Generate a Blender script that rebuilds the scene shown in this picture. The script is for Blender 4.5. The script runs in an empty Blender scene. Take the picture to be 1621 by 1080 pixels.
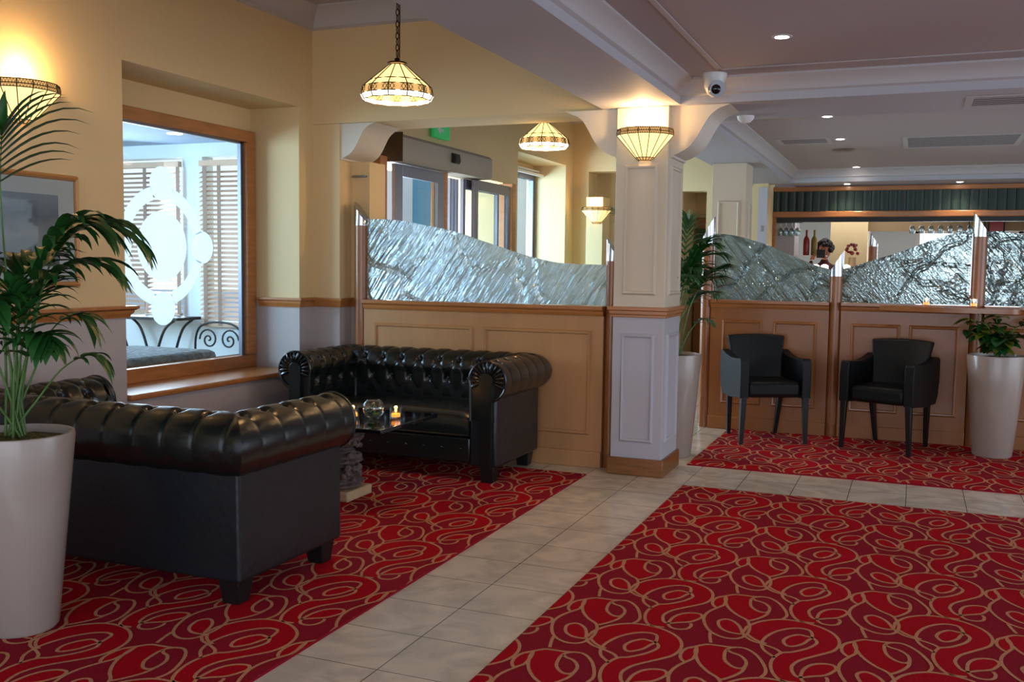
# lounge of a hotel: scene script
EXPOSURE = 0.12
WORLD = 1.8
L_BEHIND, L_RIGHT, L_SUN, L_SUN2, L_LOBW, L_DOOR, L_BAR, L_BAR2 = 72, 50, 60, 150, 240, 160, 35, 22
L_PEND, L_SCON, L_SPOT, LAMP_E = 9, 9, 13, 1.5
import bpy, math, random
from mathutils import Vector, Matrix, geometry
import bmesh
PI = math.pi
S = bpy.context.scene
# ---------------------------------------------------------------- camera
cam_d = bpy.data.cameras.new('camera'); cam = bpy.data.objects.new('camera', cam_d)
S.collection.objects.link(cam); S.camera = cam
cam_d.sensor_width = 36; cam_d.lens = 36*1556.143/1621; cam_d.clip_end = 200
yaw, pit, rol = math.radians(22.2146), math.radians(4.38713), math.radians(-.737296)
fw = Vector((-math.sin(yaw)*math.cos(pit), math.cos(yaw)*math.cos(pit), -math.sin(pit)))
rt = Vector((math.cos(yaw), math.sin(yaw), 0)); dn = fw.cross(rt)
r2 = math.cos(rol)*rt + math.sin(rol)*dn; d2 = -math.sin(rol)*rt + math.cos(rol)*dn
cam.matrix_world = Matrix(((r2.x, -d2.x, -fw.x, 0), (r2.y, -d2.y, -fw.y, 0), (r2.z, -d2.z, -fw.z, 1.4), (0, 0, 0, 1)))
# ---------------------------------------------------------------- view and light
S.view_settings.view_transform = 'Standard'; S.view_settings.look = 'None'
S.view_settings.gamma = 1; S.view_settings.use_curve_mapping = False
S.view_settings.exposure = EXPOSURE
S.cycles.use_denoising = True
S.cycles.max_bounces = 10; S.cycles.transmission_bounces = 10; S.cycles.transparent_max_bounces = 16
S.cycles.caustics_reflective = False; S.cycles.caustics_refractive = False
S.cycles.sample_clamp_indirect = 6
W = bpy.data.worlds.new('world'); S.world = W; W.use_nodes = True
wn = W.node_tree.nodes; wl = W.node_tree.links
bg = wn['Background']; bg.inputs[1].default_value = WORLD
tc = wn.new('ShaderNodeTexCoord'); sp = wn.new('ShaderNodeSeparateXYZ'); rm = wn.new('ShaderNodeValToRGB')
wl.new(tc.outputs['Generated'], sp.inputs[0]); wl.new(sp.outputs[2], rm.inputs[0]); wl.new(rm.outputs[0], bg.inputs[0])
rm.color_ramp.elements[0].color = (.62, .70, .80, 1); rm.color_ramp.elements[1].color = (.55, .72, 1, 1)
def area(name, loc, target, sx, sy, power, col):
    d = bpy.data.lights.new(name, 'AREA'); d.shape = 'RECTANGLE'; d.size = sx; d.size_y = sy; d.energy = power; d.color = col
    o = bpy.data.objects.new(name, d); S.collection.objects.link(o); o.location = loc
    o.rotation_euler = (Vector(target)-Vector(loc)).to_track_quat('-Z', 'Y').to_euler(); return o
def point(name, loc, power, col, r=.04, parent=None):
    d = bpy.data.lights.new(name, 'POINT'); d.energy = power; d.color = col; d.shadow_soft_size = r
    o = bpy.data.objects.new(name, d); S.collection.objects.link(o); o.location = loc; o.parent = parent; return o
def spot(name, loc, power, col, ang=110, parent=None):
    d = bpy.data.lights.new(name, 'SPOT'); d.energy = power; d.color = col; d.spot_size = math.radians(ang); d.spot_blend = .7; d.shadow_soft_size = .04
    o = bpy.data.objects.new(name, d); S.collection.objects.link(o); o.location = loc; o.parent = parent; return o
COOL = (.74, .85, 1); WARM = (1, .60, .26)
# added area lights for unseen daylight from behind the camera and from the right
area('daylight_behind', (.8, -2.2, 1.5), (-1.2, 6, 1.0), 5.0, 2.0, L_BEHIND, COOL)
area('daylight_right', (5.2, 6.2, 1.5), (-1, 8, 1.2), 4.0, 1.8, L_RIGHT, COOL)
area('daylight_sunroom', (-6.6, 7.0, 1.6), (-4.9, 5.4, 1.3), 1.6, 1.4, L_SUN, (.72, .86, 1))
area('added_sunroom_daylight', (-7.2, 4.3, 1.8), (-4.4, 6.1, 1.3), 1.6, 1.2, L_SUN2, (.55, .8, 1))  # added to throw blue daylight onto the alcove reveal; its side window is unseen
area('daylight_lobby_window', (-6.2, 10.4, 1.8), (-4.4, 12.2, 1.6), 1.5, 1.6, L_LOBW, (.55, .8, 1))
area('daylight_door', (-5.6, 8.8, 1.4), (-3, 8.4, 1.0), 2.2, 1.8, L_DOOR, (.72, .86, 1))
# ---------------------------------------------------------------- materials
def lin(h):
    h = h.lstrip('#'); c = [int(h[i:i+2], 16)/255 for i in (0, 2, 4)]
    return tuple(x/12.92 if x <= .04045 else ((x+.055)/1.055)**2.4 for x in c)+(1,)
M = {}
def mat(name, col, rough=.5, metal=0, bump=0, bscale=40, var=0, vscale=6, spec=.5, coat=0, emit=None, es=0, stretch=None, trans=0, ior=1.45, alpha=1, sheen=0, bdist=.01):
    m = bpy.data.materials.new(name); m.use_nodes = True; M[name] = m
    n = m.node_tree.nodes; l = m.node_tree.links; b = n['Principled BSDF']
    c = lin(col) if isinstance(col, str) else tuple(col)+(1,)
    I = b.inputs
    I['Base Color'].default_value = c; I['Roughness'].default_value = rough; I['Metallic'].default_value = metal
    I['Specular IOR Level'].default_value = spec; I['Coat Weight'].default_value = coat; I['Coat Roughness'].default_value = .12
    I['Transmission Weight'].default_value = trans; I['IOR'].default_value = ior; I['Alpha'].default_value = alpha
    I['Sheen Weight'].default_value = sheen
    if emit: I['Emission Color'].default_value = lin(emit); I['Emission Strength'].default_value = es
    t = n.new('ShaderNodeTexCoord'); mp = n.new('ShaderNodeMapping'); l.new(t.outputs['Object'], mp.inputs[0])
    if stretch: mp.inputs['Scale'].default_value = stretch
    if var:
        ns = n.new('ShaderNodeTexNoise'); ns.inputs['Scale'].default_value = vscale; ns.inputs['Detail'].default_value = 6
        l.new(mp.outputs[0], ns.inputs['Vector'])
        mx = n.new('ShaderNodeMix'); mx.data_type = 'RGBA'; mx.blend_type = 'MULTIPLY'; mx.inputs[0].default_value = 1
        rp = n.new('ShaderNodeValToRGB'); rp.color_ramp.elements[0].position = .3; rp.color_ramp.elements[1].position = .7
        k = 1-var; rp.color_ramp.elements[0].color = (k, k, k, 1); rp.color_ramp.elements[1].color = (1, 1, 1, 1)
        l.new(ns.outputs[0], rp.inputs[0]); mx.inputs[6].default_value = c; l.new(rp.outputs[0], mx.inputs[7]); l.new(mx.outputs[2], I['Base Color'])
    if bump:
        nb = n.new('ShaderNodeTexNoise'); nb.inputs['Scale'].default_value = bscale; nb.inputs['Detail'].default_value = 5
        l.new(mp.outputs[0], nb.inputs['Vector'])
        bp = n.new('ShaderNodeBump'); bp.inputs['Strength'].default_value = bump; bp.inputs['Distance'].default_value = bdist
        l.new(nb.outputs[0], bp.inputs['Height']); l.new(bp.outputs[0], I['Normal'])
    return m
mat('cream', '#d9bf8f', .75, bump=.05, bscale=60)
mat('ceiling_paint', '#b0a9ab', .8, bump=.04, bscale=50)
mat('beam_paint', '#b2b2b9', .7, bump=.04, bscale=50)
mat('coving', '#b8b5b6', .7)
mat('pillar_paint', '#d2cabb', .55)
mat('grey_paint', '#b9b3b6', .6)
mat('pine', '#b87a45', .35, var=.3, vscale=5, stretch=(1, 1, 6), coat=.3)
mat('pine_rail', '#b9773f', .3, var=.25, vscale=7, stretch=(.6, 3, 6), coat=.4)
mat('beech_panel', '#bd8b5b', .38, var=.16, vscale=2.2, stretch=(3, 3, .8), coat=.25)
mat('amber_panel', '#9f6330', .38, var=.2, vscale=2.2, stretch=(3, 3, .8), coat=.3)
mat('amber_rail', '#a86a37', .3, var=.25, vscale=7, stretch=(.6, 3, 6), coat=.4)
mat('plinth_wood', '#8f5a2a', .4, var=.4, vscale=5, stretch=(1, 1, 8), coat=.2)
mat('post_wood', '#9f6536', .32, var=.3, vscale=8, stretch=(4, 4, .5), coat=.4)
mat('chrome', '#c9cbd0', .14, metal=1)
mat('brushed', '#8e9096', .35, metal=1)
mat('leather', (.006, .009, .008), .27, bump=.25, bscale=160, spec=.6, var=.25, vscale=4, coat=.12, bdist=.002)
mat('leather_side', (.007, .011, .014), .34, bump=.5, bscale=22, spec=.6, var=.3, vscale=5, bdist=.004)  # cool daylight sheen is put into the bluish base colour
mat('chair_leather', (.007, .008, .008), .45, bump=.15, bscale=140, spec=.25, bdist=.002)
mat('black_wood', (.006, .006, .006), .4)
mat('pot_white', '#a3958a', .25, spec=.5, coat=.3)
mat('moss', '#6f6634', .95, bump=1, bscale=70, var=.6, vscale=40, bdist=.03)
mat('dark_soil', '#1f1b15', .95, bump=1, bscale=60, var=.5, vscale=30, bdist=.03)
mat('palm', '#2a6429', .38, var=.45, vscale=7, spec=.6)
mat('palm_stem', '#587d3c', .45, var=.3, vscale=9)
mat('foliage', '#1f5a26', .35, var=.55, vscale=18, spec=.6)
mat('foliage_yellow', '#7d8f2c', .35, var=.5, vscale=22, spec=.6)
mat('bronze', '#3d2413', .4, metal=.8)
mat('lead', '#3a2a18', .5, metal=.3)
mat('lit_glass', '#f2d79a', .4, emit='#ffd889', es=LAMP_E)
mat('lit_band', '#d9b06a', .4, emit='#e8b26a', es=LAMP_E*.55, var=.4, vscale=60)
mat('lit_rim', '#fff0d0', .4, emit='#fff0d8', es=LAMP_E*1.8)
mat('bulb', '#ffffff', .4, emit='#ffe8bd', es=14)
mat('downlight_glow', '#ffffff', .4, emit='#fff0dc', es=16)
mat('white_plastic', '#dcdcda', .35)
mat('black_gloss', (.004, .004, .005), .06, spec=.6)
mat('black_matte', (.01, .01, .01), .6)
mat('stone', '#7d6a62', .8, bump=1, bscale=30, var=.45, vscale=14, bdist=.03)
mat('sandstone', '#c3a57c', .7, var=.2)
mat('aluminium', '#7f808c', .38, metal=.75)
mat('header_grey', '#8f877b', .5)
mat('header_end', '#4a3b29', .5)
mat('gold_frame', '#c38d55', .35, var=.2, metal=.25)
mat('mount_card', '#cfc9c4', .8)
mat('blind_wood', '#c4a48c', .6, var=.15)
mat('blind_tape', '#8c7263', .8)
mat('iron', (.02, .022, .025), .45, metal=.5)
mat('pebble', '#8d9092', .9, bump=1.2, bscale=26, var=.5, vscale=18, bdist=.05)
mat('sun_wall', '#cfd6da', .7)
mat('sun_ceiling', '#93a8c2', .7)
mat('green_fascia', '#1c2e27', .42, var=.2, stretch=(6, 1, 1))
mat('bar_tan', '#8a7150', .7)
mat('bar_dark', '#1b1f1e', .4)
mat('red_gloss', '#8b2621', .3)
mat('mustard', '#86702c', .4)
mat('skin', '#a96d55', .5)
mat('hair', '#140c09', .6, bump=.8, bscale=80)
mat('maroon_cloth', '#4d1c20', .8)
mat('grey_cloth', '#585d60', .8)
mat('exit_green', '#1c8a4a', .4, emit='#2aa85c', es=.35)
mat('asphalt', '#a3a6a8', .9)
mat('hedge', '#2c5a34', .8, bump=1, bscale=14, var=.5, vscale=9, bdist=.1)
mat('pale_render', '#cfc7bb', .8)
mat('slate_panel', '#4d5660', .6, var=.3, vscale=3, stretch=(8, 8, .6))
mat('teal_panel', '#3f6f80', .5)
mat('frost', '#f2f6f6', .6, emit='#ffffff', es=0)
mat('blue_paint', '#2c5fb0', .3)
# flame, candle glass, clear glass
mat('flame', '#ff9a30', .4, emit='#ffae4a', es=14)
mat('wax_glow', '#ff9a40', .5, emit='#ff8a25', es=3.0)
def clear(name, col, rough, mixf):
    """thin clear glass: mostly transparent with a sharp reflection"""
    m = bpy.data.materials.new(name); m.use_nodes = True; M[name] = m; n = m.node_tree.nodes; l = m.node_tree.links
    n.remove(n['Principled BSDF']); tr = n.new('ShaderNodeBsdfTransparent'); gl = n.new('ShaderNodeBsdfGlossy'); mx = n.new('ShaderNodeMixShader')
    tr.inputs[0].default_value = lin(col); gl.inputs['Roughness'].default_value = rough
    lw = n.new('ShaderNodeLayerWeight'); lw.inputs[0].default_value = .5; pw = n.new('ShaderNodeMath'); pw.operation = 'POWER'; pw.inputs[1].default_value = 5; mm = n.new('ShaderNodeMath'); mm.operation = 'MULTIPLY_ADD'; mm.inputs[1].default_value = .8; mm.inputs[2].default_value = .03+mixf
    l.new(lw.outputs['Facing'], pw.inputs[0]); l.new(pw.outputs[0], mm.inputs[0]); l.new(mm.outputs[0], mx.inputs[0]); l.new(tr.outputs[0], mx.inputs[1]); l.new(gl.outputs[0], mx.inputs[2])
    l.new(mx.outputs[0], n['Material Output'].inputs[0]); return m
clear('pane', '#f2f8fa', .02, .0)
clear('tumbler_glass', '#e8efef', .03, .12)
# frosted emblem film
m = bpy.data.materials.new('film'); m.use_nodes = True; M['film'] = m; n = m.node_tree.nodes; l = m.node_tree.links
b = n['Principled BSDF']; b.inputs['Base Color'].default_value = (.86, .9, .9, 1); b.inputs['Roughness'].default_value = .7
tl = n.new('ShaderNodeBsdfTranslucent'); tl.inputs[0].default_value = (.95, .98, 1, 1); mx = n.new('ShaderNodeMixShader'); mx.inputs[0].default_value = .65
l.new(b.outputs[0], mx.inputs[1]); l.new(tl.outputs[0], mx.inputs[2])
tr = n.new('ShaderNodeBsdfTransparent'); m2 = n.new('ShaderNodeMixShader'); m2.inputs[0].default_value = .82
l.new(tr.outputs[0], m2.inputs[1]); l.new(mx.outputs[0], m2.inputs[2]); l.new(m2.outputs[0], n['Material Output'].inputs[0])
# two paints split by the dado rail: cream above, lilac grey below
m = M['wall_two'] = bpy.data.materials.new('wall_two'); m.use_nodes = True; n = m.node_tree.nodes; l = m.node_tree.links
b = n['Principled BSDF']; b.inputs['Roughness'].default_value = .65
g = n.new('ShaderNodeNewGeometry'); s_ = n.new('ShaderNodeSeparateXYZ'); gt = n.new('ShaderNodeMath'); gt.operation = 'GREATER_THAN'; gt.inputs[1].default_value = 1.1
mx = n.new('ShaderNodeMix'); mx.data_type = 'RGBA'; mx.inputs[6].default_value = lin('#b0a8a6'); mx.inputs[7].default_value = lin('#d9bf8f')
l.new(g.outputs['Position'], s_.inputs[0]); l.new(s_.outputs[2], gt.inputs[0]); l.new(gt.outputs[0], mx.inputs[0]); l.new(mx.outputs[2], b.inputs['Base Color'])
m = M['pillar_two'] = m.copy(); m.name = 'pillar_two'
for nn in m.node_tree.nodes:
    if nn.type == 'MIX': nn.inputs[6].default_value = lin('#b4b2b8'); nn.inputs[7].default_value = lin('#d0c5b0')
# floor tiles
m = M['tiles'] = bpy.data.materials.new('tiles'); m.use_nodes = True; n = m.node_tree.nodes; l = m.node_tree.links
b = n['Principled BSDF']; g = n.new('ShaderNodeNewGeometry'); mp = n.new('ShaderNodeMapping'); mp.vector_type = 'TEXTURE'
mp.inputs['Location'].default_value = (-1.668, 3.22, 0)
l.new(g.outputs['Position'], mp.inputs[0]); br = n.new('ShaderNodeTexBrick'); br.offset = 0; br.squash = 1
br.inputs['Scale'].default_value = 1; br.inputs['Brick Width'].default_value = .334; br.inputs['Row Height'].default_value = .334
br.inputs['Mortar Size'].default_value = .0022; br.inputs['Mortar Smooth'].default_value = .1
br.inputs['Color1'].default_value = lin('#d6c8b4'); br.inputs['Color2'].default_value = lin('#ded0bd'); br.inputs['Mortar'].default_value = lin('#5d554c')
l.new(mp.outputs[0], br.inputs[0])
ns = n.new('ShaderNodeTexNoise'); ns.inputs['Scale'].default_value = 3.5; ns.inputs['Detail'].default_value = 8; ns.inputs['Distortion'].default_value = 1.8; l.new(mp.outputs[0], ns.inputs[0])
rp = n.new('ShaderNodeValToRGB'); rp.color_ramp.elements[0].position = .38; rp.color_ramp.elements[0].color = (.8, .79, .79, 1); rp.color_ramp.elements[1].position = .6; rp.color_ramp.elements[1].color = (1.03, 1.02, 1, 1)
l.new(ns.outputs[0], rp.inputs[0]); mx = n.new('ShaderNodeMix'); mx.data_type = 'RGBA'; mx.blend_type = 'MULTIPLY'; mx.inputs[0].default_value = 1
l.new(br.outputs[0], mx.inputs[6]); l.new(rp.outputs[0], mx.inputs[7]); l.new(mx.outputs[2], b.inputs['Base Color']); b.inputs['Roughness'].default_value = .22
bp = n.new('ShaderNodeBump'); bp.inputs['Strength'].default_value = .4; bp.inputs['Distance'].default_value = .002; bp.invert = True; l.new(br.outputs[1], bp.inputs['Height']); l.new(bp.outputs[0], b.inputs['Normal'])
# carpet yarns
for nm, c in (('yarn_dark', '#9a1a2b'), ('yarn_red', '#b8081c'), ('yarn_beige', '#d3936c')):
    mat(nm, c, .95, bump=.6, bscale=420, var=.28, vscale=110, spec=.1, bdist=.004)
# cast textured glass: ridges, cracks and grain in relief
def cast_glass(name, tint, angle, vor, ridge, bumpd, silver):
    m = bpy.data.materials.new(name); m.use_nodes = True; M[name] = m; n = m.node_tree.nodes; l = m.node_tree.links
    b = n['Principled BSDF']; t = n.new('ShaderNodeTexCoord')
    wob = n.new('ShaderNodeTexNoise'); wob.inputs['Scale'].default_value = 3; wob.inputs['Detail'].default_value = 3; l.new(t.outputs['Object'], wob.inputs[0])
    va = n.new('ShaderNodeVectorMath'); va.operation = 'MULTIPLY_ADD'; va.inputs[1].default_value = (.22, .22, .22)
    l.new(wob.outputs[1], va.inputs[0]); l.new(t.outputs['Object'], va.inputs[2])
    # plates
    vo = n.new('ShaderNodeTexVoronoi'); vo.feature = 'DISTANCE_TO_EDGE'; vo.inputs['Scale'].default_value = vor; l.new(va.outputs[0], vo.inputs['Vector'])
    vc = n.new('ShaderNodeTexVoronoi'); vc.inputs['Scale'].default_value = vor; l.new(va.outputs[0], vc.inputs['Vector'])
    crack = n.new('ShaderNodeMapRange'); crack.inputs[1].default_value = 0; crack.inputs[2].default_value = .05; l.new(vo.outputs['Distance'], crack.inputs[0])
    # strokes
    mp = n.new('ShaderNodeMapping'); mp.inputs['Rotation'].default_value = (0, angle, 0); vb = n.new('ShaderNodeVectorMath'); vb.operation = 'MULTIPLY_ADD'; vb.inputs[1].default_value = (.05, .05, .05); l.new(wob.outputs[1], vb.inputs[0]); l.new(t.outputs['Object'], vb.inputs[2]); l.new(vb.outputs[0], mp.inputs[0])
    off = n.new('ShaderNodeVectorMath'); off.operation = 'ADD'; l.new(mp.outputs[0], off.inputs[0]); l.new(vc.outputs['Position'], off.inputs[1])
    st = n.new('ShaderNodeMapping'); st.inputs['Scale'].default_value = (ridge, .1, ridge*.09); l.new(off.outputs[0], st.inputs[0])
    ns = n.new('ShaderNodeTexNoise'); ns.inputs['Scale'].default_value = 1; ns.inputs['Detail'].default_value = 2; ns.inputs['Roughness'].default_value = .5; l.new(st.outputs[0], ns.inputs[0])
    gr = n.new('ShaderNodeTexVoronoi'); gr.inputs['Scale'].default_value = 55; l.new(t.outputs['Object'], gr.inputs['Vector'])
    a1 = n.new('ShaderNodeMath'); a1.operation = 'MULTIPLY_ADD'; a1.inputs[1].default_value = 3.2; l.new(ns.outputs[0], a1.inputs[0]); l.new(crack.outputs[0], a1.inputs[2])
    a2 = n.new('ShaderNodeMath'); a2.operation = 'MULTIPLY_ADD'; a2.inputs[1].default_value = .13; l.new(gr.outputs[0], a2.inputs[0]); l.new(a1.outputs[0], a2.inputs[2])
    bp = n.new('ShaderNodeBump'); bp.inputs['Strength'].default_value = 1; bp.inputs['Distance'].default_value = bumpd; l.new(a2.outputs[0], bp.inputs['Height'])
    b.inputs['Base Color'].default_value = lin(tint); b.inputs['Roughness'].default_value = .12; b.inputs['Transmission Weight'].default_value = 1; b.inputs['IOR'].default_value = 1.5
    l.new(bp.outputs[0], b.inputs['Normal'])
    df = n.new('ShaderNodeBsdfDiffuse'); df.inputs[0].default_value = lin(tint); l.new(bp.outputs[0], df.inputs['Normal'])
    tl = n.new('ShaderNodeBsdfTranslucent'); tl.inputs[0].default_value = lin(tint); l.new(bp.outputs[0], tl.inputs['Normal'])
    gl = n.new('ShaderNodeBsdfGlossy'); gl.inputs[0].default_value = lin(tint); gl.inputs['Roughness'].default_value = .22; l.new(bp.outputs[0], gl.inputs['Normal'])
    x0 = n.new('ShaderNodeMixShader'); x0.inputs[0].default_value = .5; l.new(tl.outputs[0], x0.inputs[1]); l.new(gl.outputs[0], x0.inputs[2])
    x1 = n.new('ShaderNodeMixShader'); x1.inputs[0].default_value = silver; l.new(b.outputs[0], x1.inputs[1]); l.new(x0.outputs[0], x1.inputs[2])
    l.new(x1.outputs[0], n['Material Output'].inputs[0])
cast_glass('cast_glass_pale', '#d8ecf4', -.65, 2.0, 30, .009, .55)
cast_glass('cast_glass_dark', '#b4cacc', .72, 2.6, 20, .02, .42)
# painting
m = M['seascape'] = bpy.data.materials.new('seascape'); m.use_nodes = True; n = m.node_tree.nodes; l = m.node_tree.links; b = n['Principled BSDF']; b.inputs['Roughness'].default_value = .3
g = n.new('ShaderNodeNewGeometry'); s_ = n.new('ShaderNodeSeparateXYZ'); l.new(g.outputs['Position'], s_.inputs[0])
mr = n.new('ShaderNodeMapRange'); mr.inputs[1].default_value = 1.36; mr.inputs[2].default_value = 1.78; ns = n.new('ShaderNodeTexNoise'); ns.inputs['Scale'].default_value = 5; ns.inputs['Detail'].default_value = 5
ad = n.new('ShaderNodeMath'); ad.operation = 'MULTIPLY_ADD'; ad.inputs[1].default_value = .12; l.new(ns.outputs[0], ad.inputs[0]); l.new(s_.outputs[2], ad.inputs[2]); l.new(ad.outputs[0], mr.inputs[0])
rp = n.new('ShaderNodeValToRGB'); l.new(mr.outputs[0], rp.inputs[0]); l.new(rp.outputs[0], b.inputs['Base Color'])
e = rp.color_ramp.elements; e[0].color = lin('#3c3a2c'); e[1].color = lin('#7d8592')
for p_, c_ in ((.18, '#3a3527'), (.24, '#6b6f74'), (.55, '#8e8b88'), (.8, '#5d6470')):
    q = e.new(p_); q.color = lin(c_)
# ---------------------------------------------------------------- mesh helpers
class MB:
    def __init__(s): s.v = []; s.f = []; s.m = []; s.mi = 0
    def add(s, vs, fs):
        o = len(s.v); s.v += [tuple(v) for v in vs]
        for f in fs: s.f.append(tuple(i+o for i in f)); s.m.append(s.mi)
        return s
    def box(s, x0, y0, z0, x1, y1, z1):
        x0, x1 = sorted((x0, x1)); y0, y1 = sorted((y0, y1)); z0, z1 = sorted((z0, z1))
        return s.add([(x0,y0,z0),(x1,y0,z0),(x1,y1,z0),(x0,y1,z0),(x0,y0,z1),(x1,y0,z1),(x1,y1,z1),(x0,y1,z1)],
                     [(0,3,2,1),(4,5,6,7),(0,1,5,4),(1,2,6,5),(2,3,7,6),(3,0,4,7)])
    def taper(s, cx, cy, z0, z1, w0, w1, dx=0, dy=0):
        """post: half width w0 at z0, w1 at z1, top shifted by dx,dy"""
        a = [(cx+i*w0, cy+j*w0, z0) for i, j in ((-1,-1),(1,-1),(1,1),(-1,1))]; b_ = [(cx+dx+i*w1, cy+dy+j*w1, z1) for i, j in ((-1,-1),(1,-1),(1,1),(-1,1))]
        return s.add(a+b_, [(0,3,2,1),(4,5,6,7),(0,1,5,4),(1,2,6,5),(2,3,7,6),(3,0,4,7)])
    def prism(s, poly, ax, a, b):
        """closed polygon extruded along axis ax: poly coords are the other two axes in order"""
        def P(p, t):
            return {'x': (t, p[0], p[1]), 'y': (p[0], t, p[1]), 'z': (p[0], p[1], t)}[ax]
        n = len(poly); vs = [P(p, a) for p in poly]+[P(p, b) for p in poly]
        tri = geometry.tessellate_polygon([[Vector((p[0], p[1], 0)) for p in poly]])
        fs = [tuple(t) for t in tri]+[tuple(i+n for i in reversed(t)) for t in tri]
        fs += [(i, (i+1) % n, (i+1) % n+n, i+n) for i in range(n)]
        return s.add(vs, fs)
    def lathe(s, prof, c=(0,0,0), seg=24, ax='z', a0=0, a1=2*PI, facets=False):
        full = abs(a1-a0-2*PI) < 1e-6; k = seg if full else seg+1; vs = []; fs = []
        for r, h in prof:
            for i in range(k):
                t = a0+(a1-a0)*i/seg; x, y = r*math.cos(t), r*math.sin(t)
                vs.append({'z': (c[0]+x, c[1]+y, c[2]+h), 'y': (c[0]+x, c[1]+h, c[2]+y), 'x': (c[0]+h, c[1]+x, c[2]+y)}[ax])
        for j in range(len(prof)-1):
            for i in range(seg):
                a, b_ = j*k+i, j*k+(i+1) % k; fs.append((a, b_, b_+k, a+k))
        if full:
            if prof[0][0] > 1e-5 and prof[0] != prof[-1]: fs.append(tuple(reversed(range(k))))
            if prof[-1][0] > 1e-5 and prof[0] != prof[-1]: fs.append(tuple(range((len(prof)-1)*k, len(prof)*k)))
        return s.add(vs, fs)
    def tube(s, pts, r, seg=8, closed=False):
        pts = [Vector(p) for p in pts]; n = len(pts); vs = []; fs = []; up = None
        for i, p in enumerate(pts):
            a = pts[i-1] if (i or closed) else p; b_ = pts[(i+1) % n] if (i < n-1 or closed) else p
            t = (b_-a).normalized()
            if up is None: up = Vector((0,0,1)) if abs(t.z) < .9 else Vector((1,0,0))
            x = t.cross(up).normalized(); up = x.cross(t).normalized()
            rr = r[i] if isinstance(r, (list, tuple)) else r
            vs += [p+x*math.cos(2*PI*k/seg)*rr+up*math.sin(2*PI*k/seg)*rr for k in range(seg)]
        for i in range(n if closed else n-1):
            for k in range(seg):
                j = (i+1) % n; fs.append((i*seg+k, i*seg+(k+1) % seg, j*seg+(k+1) % seg, j*seg+k))
        if not closed: fs += [tuple(reversed(range(seg))), tuple(range((n-1)*seg, n*seg))]
        return s.add(vs, fs)
    def ball(s, c, r, seg=16, rings=10, sc=(1,1,1)):
        vs = []; fs = []
        for j in range(rings+1):
            p = PI*j/rings
            for i in range(seg):
                t = 2*PI*i/seg; vs.append((c[0]+r*sc[0]*math.sin(p)*math.cos(t), c[1]+r*sc[1]*math.sin(p)*math.sin(t), c[2]+r*sc[2]*math.cos(p)))
        for j in range(rings):
            for i in range(seg): fs.append((j*seg+i, (j+1)*seg+i, (j+1)*seg+(i+1) % seg, j*seg+(i+1) % seg))
        return s.add(vs, fs)
    def frame(s, ax, pos, a0, b0, a1, b1, w, h):
        """picture-frame moulding on a plane: ax normal axis, pos plane, h signed relief, w width; profile rises to an inner lip"""
        prof = [(0, 0), (.15*w, .55*h), (.45*w, h), (.8*w, .8*h), (w, .15*h), (w, 0)]
        vs = []; n = len(prof)
        for cx, cy, sx, sy in ((a0,b0,1,1),(a1,b0,-1,1),(a1,b1,-1,-1),(a0,b1,1,-1)):
            for o, hh in prof:
                p = (cx+sx*o, cy+sy*o); vs.append({'y': (p[0], pos+hh, p[1]), 'x': (pos+hh, p[0], p[1])}[ax])
        fs = [(c*n+j, c*n+j+1, ((c+1) % 4)*n+j+1, ((c+1) % 4)*n+j) for c in range(4) for j in range(n-1)]
        return s.add(vs, fs)
    def build(s, name, mats, parent=None, sharp=35, bevel=0, bseg=2, sub=0, loc=None, smooth=True, fixn=True):
        me = bpy.data.meshes.new(name); me.from_pydata(s.v, [], s.f)
        for mm in ([mats] if isinstance(mats, str) else mats): me.materials.append(M[mm])
        me.polygons.foreach_set('material_index', s.m)
        if fixn:
            bm = bmesh.new(); bm.from_mesh(me); bmesh.ops.remove_doubles(bm, verts=bm.verts, dist=1e-5); bmesh.ops.recalc_face_normals(bm, faces=bm.faces); bm.to_mesh(me); bm.free()
        if smooth:
            me.polygons.foreach_set('use_smooth', [True]*len(me.polygons)); me.set_sharp_from_angle(angle=math.radians(sharp))
        o = bpy.data.objects.new(name, me); S.collection.objects.link(o); o.parent = parent
        if loc: o.location = loc
        if bevel:
            b_ = o.modifiers.new('bevel', 'BEVEL'); b_.width = bevel; b_.segments = bseg; b_.limit_method = 'ANGLE'; b_.angle_limit = math.radians(40)
        if sub: q = o.modifiers.new('sub', 'SUBSURF'); q.levels = q.render_levels = sub
        return o
def tag(o, label=None, cat=None, group=None, kind=None):
    for k, v in (('label', label), ('category', cat), ('group', group), ('kind', kind)):
        if v: o[k] = v
    return o
def empty(name, loc, rz=0, **k):
    o = bpy.data.objects.new(name, None); o.empty_display_size = .1; S.collection.objects.link(o); o.location = loc; o.rotation_euler.z = rz
    return tag(o, **k)
def dup(o, parent=None):
    c = o.copy(); S.collection.objects.link(c); c.parent = parent
    for ch in list(o.children): dup(ch, c)
    return c
def struct(o, label=None): return tag(o, label=label, kind='structure')
def catmull(pts, n=5, closed=False):
    out = []; N = len(pts)
    for i in range(N-1):
        p = [Vector(pts[max(i-1, 0)]), Vector(pts[i]), Vector(pts[i+1]), Vector(pts[min(i+2, N-1)])]
        for k in range(n):
            t = k/n; out.append(.5*((2*p[1])+(-p[0]+p[2])*t+(2*p[0]-5*p[1]+4*p[2]-p[3])*t*t+(-p[0]+3*p[1]-3*p[2]+p[3])*t**3))
    out.append(Vector(pts[-1])); return out
def bx(name, m, d, parent=None, bevel=0, **k): return MB().box(*d).build(name, m, parent, bevel=bevel, **k)
# ================================================================ THE SETTING
struct(bx('floor', 'tiles', (-12, -3, -.06, 7, 16, 0)))
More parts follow.
